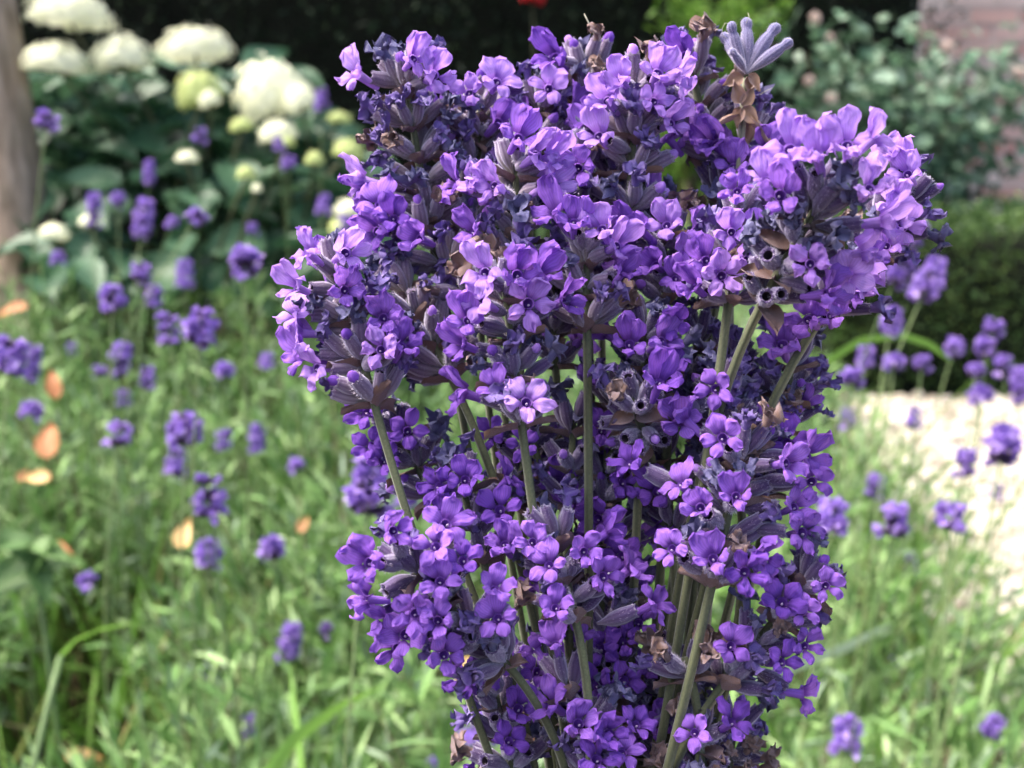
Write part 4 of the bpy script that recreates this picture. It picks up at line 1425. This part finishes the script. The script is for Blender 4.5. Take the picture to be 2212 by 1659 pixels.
sprig('full sprig leaning out to the hydrangea side with lilac flowers and an orange dried scrap', (805, 860, .262), (722, 560, .266),
      [(665, 545, 'p'), (748, 545, 'p'), (640, 620, 'p'), (745, 625), (652, 720, 'p'), (655, 765, ''), (682, 795, 'p'), (828, 685), (822, 755, 'pf'), (868, 745), (640, 680, 'p'), (700, 575, 'b')], fill=.05, wither=.6, brown=.16, cal=G, nper=9)
sprig('spent sprig of bare grey brown calyces behind the leaning lilac sprig', (968, 805, .281), (855, 590, .286), [], fill=.0, wither=.62, brown=.1, cal=G, nper=9)
sprig('front sprig with a large five lobed lilac flower over a lone flower facing out', (1125, 905, .260), (1085, 590, .262),
      [(1045, 588, 'p'), (1035, 650, 'p'), (1010, 690), (1142, 655, 'pf'), (1118, 592, ''), (1165, 590, 's'), (1138, 868, 'pf'), (1005, 850), (1220, 650), (1000, 745)], fill=.05, wither=.6, cal=D_, nper=9)
sprig('sprig of two broad lilac petals on woolly grey calyces near the centre of the bouquet', (1268, 700, .270), (1265, 515, .272), [(1240, 478, ''), (1300, 492, 'p'), (1335, 530, 'p'), (1200, 460), (1345, 590, 's')], fill=.04, wither=.5, brown=.2, cal=G)
sprig('sprig of wide ruffled violet flowers beside a bare closed flower tube', (1440, 640, .284), (1430, 470, .285), [(1440, 485, ''), (1505, 500), (1415, 572, 's'), (1480, 555), (1385, 500), (1460, 600), (1350, 505, 'd')], fill=.12, wither=.5, cal=D_)
sprig('sprig with one flat five lobed flower beside the nodding flower cluster', (1575, 640, .268), (1600, 430, .275), [(1592, 412, 'f'), (1640, 490), (1560, 595, 'pf'), (1615, 560, 'p'), (1525, 560), (1640, 545), (1500, 620), (1580, 500, '')], fill=.08, wither=.55, cal=D_)
sprig('sprig pointing outward with a ring of bright lilac flowers round dark buds', (1655, 640, .252), (1775, 425, .236),
      [(1705, 320, 'p'), (1765, 335, 'p'), (1830, 310, 'p'), (1655, 385, 'p'), (1885, 300, 'ps'), (1880, 405, 'p'), (1905, 480, 'p'), (1860, 545, 'p'), (1750, 570, 'f'), (1830, 595, 'p'), (1685, 420, ''), (1785, 635)], fill=.0, wither=.5, brown=.04, cal=D_, nper=9, R=12, face=.45, fs=.92)
sprig('outermost sprig on the brick wall side, thick with lilac flowers', (1785, 670, .272), (1980, 400, .274),
      [(1960, 375, 'p'), (1935, 470, 'p'), (1935, 440, 'p'), (1930, 340, 'p'), (1915, 530, 'p'), (1850, 610, ''), (1795, 680, 's'), (1745, 690, 's'), (1950, 490, 'p'), (1880, 560, ''), (1830, 640)], fill=.10, wither=.4, cal=D_)
sprig('sprig of three slender violet flowers over dark empty calyces in the bouquet centre', (1390, 850, .276), (1400, 670, .276), [(1360, 742, ''), (1432, 735, 's'), (1455, 700, 'd'), (1445, 790, 'd')], fill=.05, wither=.4, cal=D_)
sprig('sprig of plump dark purple buds pointing straight out of the bouquet', (1395, 950, .274), (1360, 850, .262), [(1425, 825, 'd'), (1470, 905, '')], fill=.0, wither=.1, cal=D_, nper=7)
sprig('sprig with a single violet star flower below the green stems on the wall side', (1590, 1010, .272), (1555, 815, .272), [(1545, 840, 'f')], fill=.05, wither=.6, cal=D_)
sprig('big rounded lower sprig with star flowers and tan dried scraps, on the gravel side', (1540, 1250, .257), (1610, 945, .262),
      [(1470, 1045, ''), (1512, 1095), (1590, 1070), (1540, 1205, ''), (1700, 1000, ''), (1745, 985), (1755, 1040, ''), (1718, 1095, ''), (1650, 1205), (1610, 1235, 'd'), (1560, 945), (1480, 905, 's'), (1450, 1185), (1735, 1150), (1360, 1000, 'd')],
      fill=.03, wither=.6, brown=.30, cal=D_, nper=10, R=12.5)
sprig('lowest sprig on the gravel side with star flowers and curled dark spent tips', (1570, 1470, .262), (1765, 1225, .265), [(1785, 1265, 's'), (1735, 1320, ''), (1740, 1395, ''), (1580, 1395, ''), (1735, 1500, 's'), (1690, 1300, 'd'), (1690, 1430, 'd')], fill=.03, wither=.65, brown=.35, cal=D_, nper=9)
sprig('low front sprig on a straight upright stem with violet star flowers', (1240, 1325, .257), (1190, 1125, .262),
      [(1262, 1190, ''), (1185, 1220), (1090, 1175), (1200, 1312, ''), (1305, 1245), (1315, 1150, 'd'), (1360, 1230), (1412, 1305, ''), (1150, 1170)], fill=.03, wither=.5, cal=D_, low=(1226, 1490, .258), stem_to=(1215, 2050, .268))
sprig('large lower sprig on the grass side, round head of violet star flowers', (1085, 1425, .254), (860, 1195, .247),
      [(850, 1145, ''), (795, 1215), (790, 1295, 's'), (950, 1255, ''), (1070, 1272, ''), (1075, 1335, ''), (895, 1325, ''), (945, 1340), (855, 1400, ''), (875, 1370), (960, 1415), (940, 1180), (1000, 1210, 'd'), (830, 1345, 's'), (965, 1130)],
      fill=.02, wither=.6, brown=.06, cal=D_, nper=10, R=12.5, face=.65)
sprig('sprig of deep violet flowers tucked over the round lower head', (1040, 1200, .270), (985, 1005, .272), [(1005, 1035, 'd'), (975, 1112, 'd'), (1080, 1100, 'd'), (1100, 1035, 's'), (945, 1050, 'd')], fill=.08, wither=.4, cal=D_, pal='petal_deep_shaded')
sprig('bottom centre sprig with flowers crowding the bundled stems', (1285, 1760, .262), (1270, 1520, .264), [(1190, 1522, ''), (1250, 1562, ''), (1345, 1625, ''), (1315, 1585, 'd'), (1375, 1565, 'd'), (1290, 1640, 'd')], fill=.04, wither=.4, cal=D_, low=None)
sprig('bottom sprig with one open violet flower beside the thick green stems', (1530, 1730, .266), (1503, 1555, .266), [(1500, 1582, ''), (1582, 1560, 'd')], fill=.04, wither=.5, brown=.3, cal=D_)
sprig('dried sprig ending in one whorl with crumpled tan mouths', (1488, 1452, .262), (1472, 1400, .262), [], fill=0, wither=1, brown=.85, cal=D_, whorls=1, nper=6, bare=True, stem_to=(1385, 2050, .272))
sprig('bottom sprig on the grass side with flowers along a bent stem', (1120, 1720, .272), (1065, 1470, .270), [(1010, 1470, 's'), (1062, 1445, 'd'), (1120, 1530, 'd'), (1100, 1600, 'd')], fill=.08, wither=.4, cal=D_, pal='petal_deep_shaded')
sprig('half hidden sprig of deep violet flowers under the sprig with the orange scrap', (930, 1065, .290), (850, 900, .290), [(800, 962, 'd'), (830, 995, 'd'), (790, 890, 'd'), (880, 930, 'd')], fill=.1, wither=.3, cal=D_, pal='petal_deep_shaded')
sprig('shaded sprig between two green stems under the lone front flower', (1110, 1080, .292), (1155, 930, .290), [(1130, 960, 'd'), (1205, 1040, 'd'), (1060, 940, 'd'), (1290, 965, 'd')], fill=.1, wither=.35, cal=D_, pal='petal_deep_shaded')
sprig('dark spent sprig under the outward pointing ring of flowers', (1690, 920, .286), (1715, 740, .284), [(1690, 742, '')], fill=.03, wither=.6, cal=D_)
sprig('sprig with violet flowers just above the big rounded gravel side head', (1640, 1060, .284), (1680, 905, .282), [(1640, 912, ''), (1700, 955, 'd')], fill=.08, wither=.5, cal=D_)
sprig('inner sprig of shaded violet flowers over the straight stemmed front sprig', (1335, 1300, .286), (1300, 1030, .286), [(1345, 1042, 'd'), (1290, 1120, 'd'), (1345, 1200, 'd'), (1425, 1140, 'd'), (1240, 1080, 'd')], fill=.10, wither=.35, cal=D_, pal='petal_deep_shaded')
sprig('inner sprig with slender flowers among the dark bundled stems', (1360, 1620, .287), (1340, 1360, .287), [(1300, 1400, 's'), (1345, 1385, 'd'), (1410, 1440, 'd'), (1380, 1345, 'd')], fill=.03, wither=.25, cal=D_, pal='petal_deep_shaded', nper=4)
sprig('spent dark sprig at the bottom on the gravel side', (1560, 1780, .282), (1590, 1530, .280), [], fill=.08, wither=.6, brown=.3, cal=D_, nper=6)
sprig('hidden inner sprig of dark calyces filling the upper middle of the bouquet', (1510, 900, .292), (1500, 700, .292), [], fill=.12, wither=.45, cal=D_, pal='petal_deep_shaded')
sprig('hidden inner sprig of dark calyces near the centre behind the woolly grey one', (1200, 780, .296), (1190, 560, .296), [], fill=.15, wither=.45, cal=D_, pal='petal_deep_shaded')
sprig('rear sprig of violet flowers filling the gap below the tall central sprig', (1350, 620, .304), (1320, 380, .304), [], fill=.25, wither=.45, cal=D_)
sprig('rear sprig of violet flowers behind the two leaning lilac sprigs', (1010, 500, .306), (960, 300, .306), [], fill=.18, wither=.5, cal=G)
sprig('rear sprig of spent navy tips filling behind the flat five lobed flower', (1570, 560, .300), (1550, 380, .300), [], fill=.15, wither=.7, cal=D_)

sprig('shaded inner sprig low between the upright stem and the dried whorl', (1330, 1560, .281), (1310, 1330, .281), [(1350, 1470, 'd'), (1290, 1480, 'd')], fill=.10, wither=.4, cal=D_, pal='petal_deep_shaded', nper=7)
sprig('shaded inner sprig beneath the big rounded gravel side head', (1440, 1640, .284), (1440, 1400, .283), [(1440, 1560, 'd')], fill=.10, wither=.45, cal=D_, pal='petal_deep_shaded', nper=7)
sprig('shaded inner sprig beneath the large round head on the grass side', (1180, 1600, .284), (1160, 1400, .283), [(1160, 1450, 'd')], fill=.10, wither=.45, cal=D_, pal='petal_deep_shaded', nper=7)
sprig('shaded inner sprig of dark calyces behind the lone front flower', (1230, 1090, .284), (1240, 880, .286), [], fill=.12, wither=.45, cal=D_, pal='petal_deep_shaded', nper=7)

sprig('inner sprig of dark calyces beside the plump dark buds', (1310, 1030, .286), (1325, 830, .289), [(1300, 930, 'd')], fill=.08, wither=.4, cal=D_, pal='petal_deep_shaded', nper=9)
sprig('inner sprig of dark calyces behind the star flowers of the rounded head', (1450, 1140, .284), (1430, 940, .287), [(1420, 1060, 'd')], fill=.10, wither=.45, cal=D_, pal='petal_deep_shaded', nper=9)
sprig('inner sprig of dark calyces behind the single violet star flower', (1530, 960, .288), (1590, 760, .290), [], fill=.06, wither=.5, cal=D_, pal='petal_deep_shaded', nper=9)

# the silvery bud sprig, with drooping tan bracts
def bud_sprig():
    root, pw, pts = sprig('silvery blue sprig of closed woolly buds over drooping tan bracts', (1606, 235, .288), (1612, 150, .287), [], fill=0, wither=0, cal='silver', whorls=1, nper=1, bare=True, tan=True, stem_to=(1480, 2050, .29), rstem=.75)
    for o in [c for c in root.children if c.name.startswith('calyx')]: bpy.data.objects.remove(o)
    r = random.Random(5)
    node_ = P(1612, 158, .287)
    for (u, v, dd) in ((1578, 46, .285), (1612, 38, .289), (1682, 52, .289), (1712, 86, .286), (1560, 72, .292), (1578, 106, .281)):
        e = P(u, v, dd)
        ln = (e - node_).length / 0.0092
        obj('calyx', r.choice(CA['silver']), root, frame(e - node_, Vector((r.uniform(-1, 1), 0, 1)), node_, MM * ln) @ Matrix.Diagonal((.84, .84, 1, 1)), pw)
    for (u, v, up) in ((1612, 165, (.3, 0, -1)), (1618, 160, (.7, -.2, -1)), (1604, 165, (-.9, -.1, -.4)), (1598, 222, (-.3, -.2, .9)), (1602, 228, (.5, -.1, .8)), (1600, 232, (-.2, -.2, -1)), (1606, 232, (.6, -.3, -.7))):
        dd = Vector(up).normalized()
        nn = -FWD + RGT * r.uniform(-.5, .5); nn = (nn - dd * nn.dot(dd)).normalized()
        obj('bract', r.choice(BR['tan']), root, frame(nn, dd, P(u, v, .2855), MM * r.uniform(.5, .8)), pw)
    # loose curled hairs
    for pl in ([(1585, 52), (1566, 50), (1560, 62), (1562, 78), (1572, 84)], [(1612, 50), (1618, 36), (1616, 28)], [(1640, 205), (1655, 196), (1668, 190)]):
        b = MB(); b.tube([P(u, v, .286) for u, v in pl], [.00007] * len(pl), 5)
        obj('loose_hair', b.mesh('loose_hair', [M['thread']]), root, Matrix.Identity(4), pw)


bud_sprig()
for o in [o for o in C.objects if o.get('label', '').startswith('faded sprig with crumpled')]:
    pw = Matrix.Translation(o.location)
    b = MB(); b.tube([P(1292, 92, .304), P(1280, 66, .304), P(1268, 42, .304), P(1262, 30, .304)], [.00022, .0002, .00016, .0001], 6)
    obj('stiff_hair', b.mesh('stiff_hair', [M['thread']]), o, Matrix.Identity(4), pw)
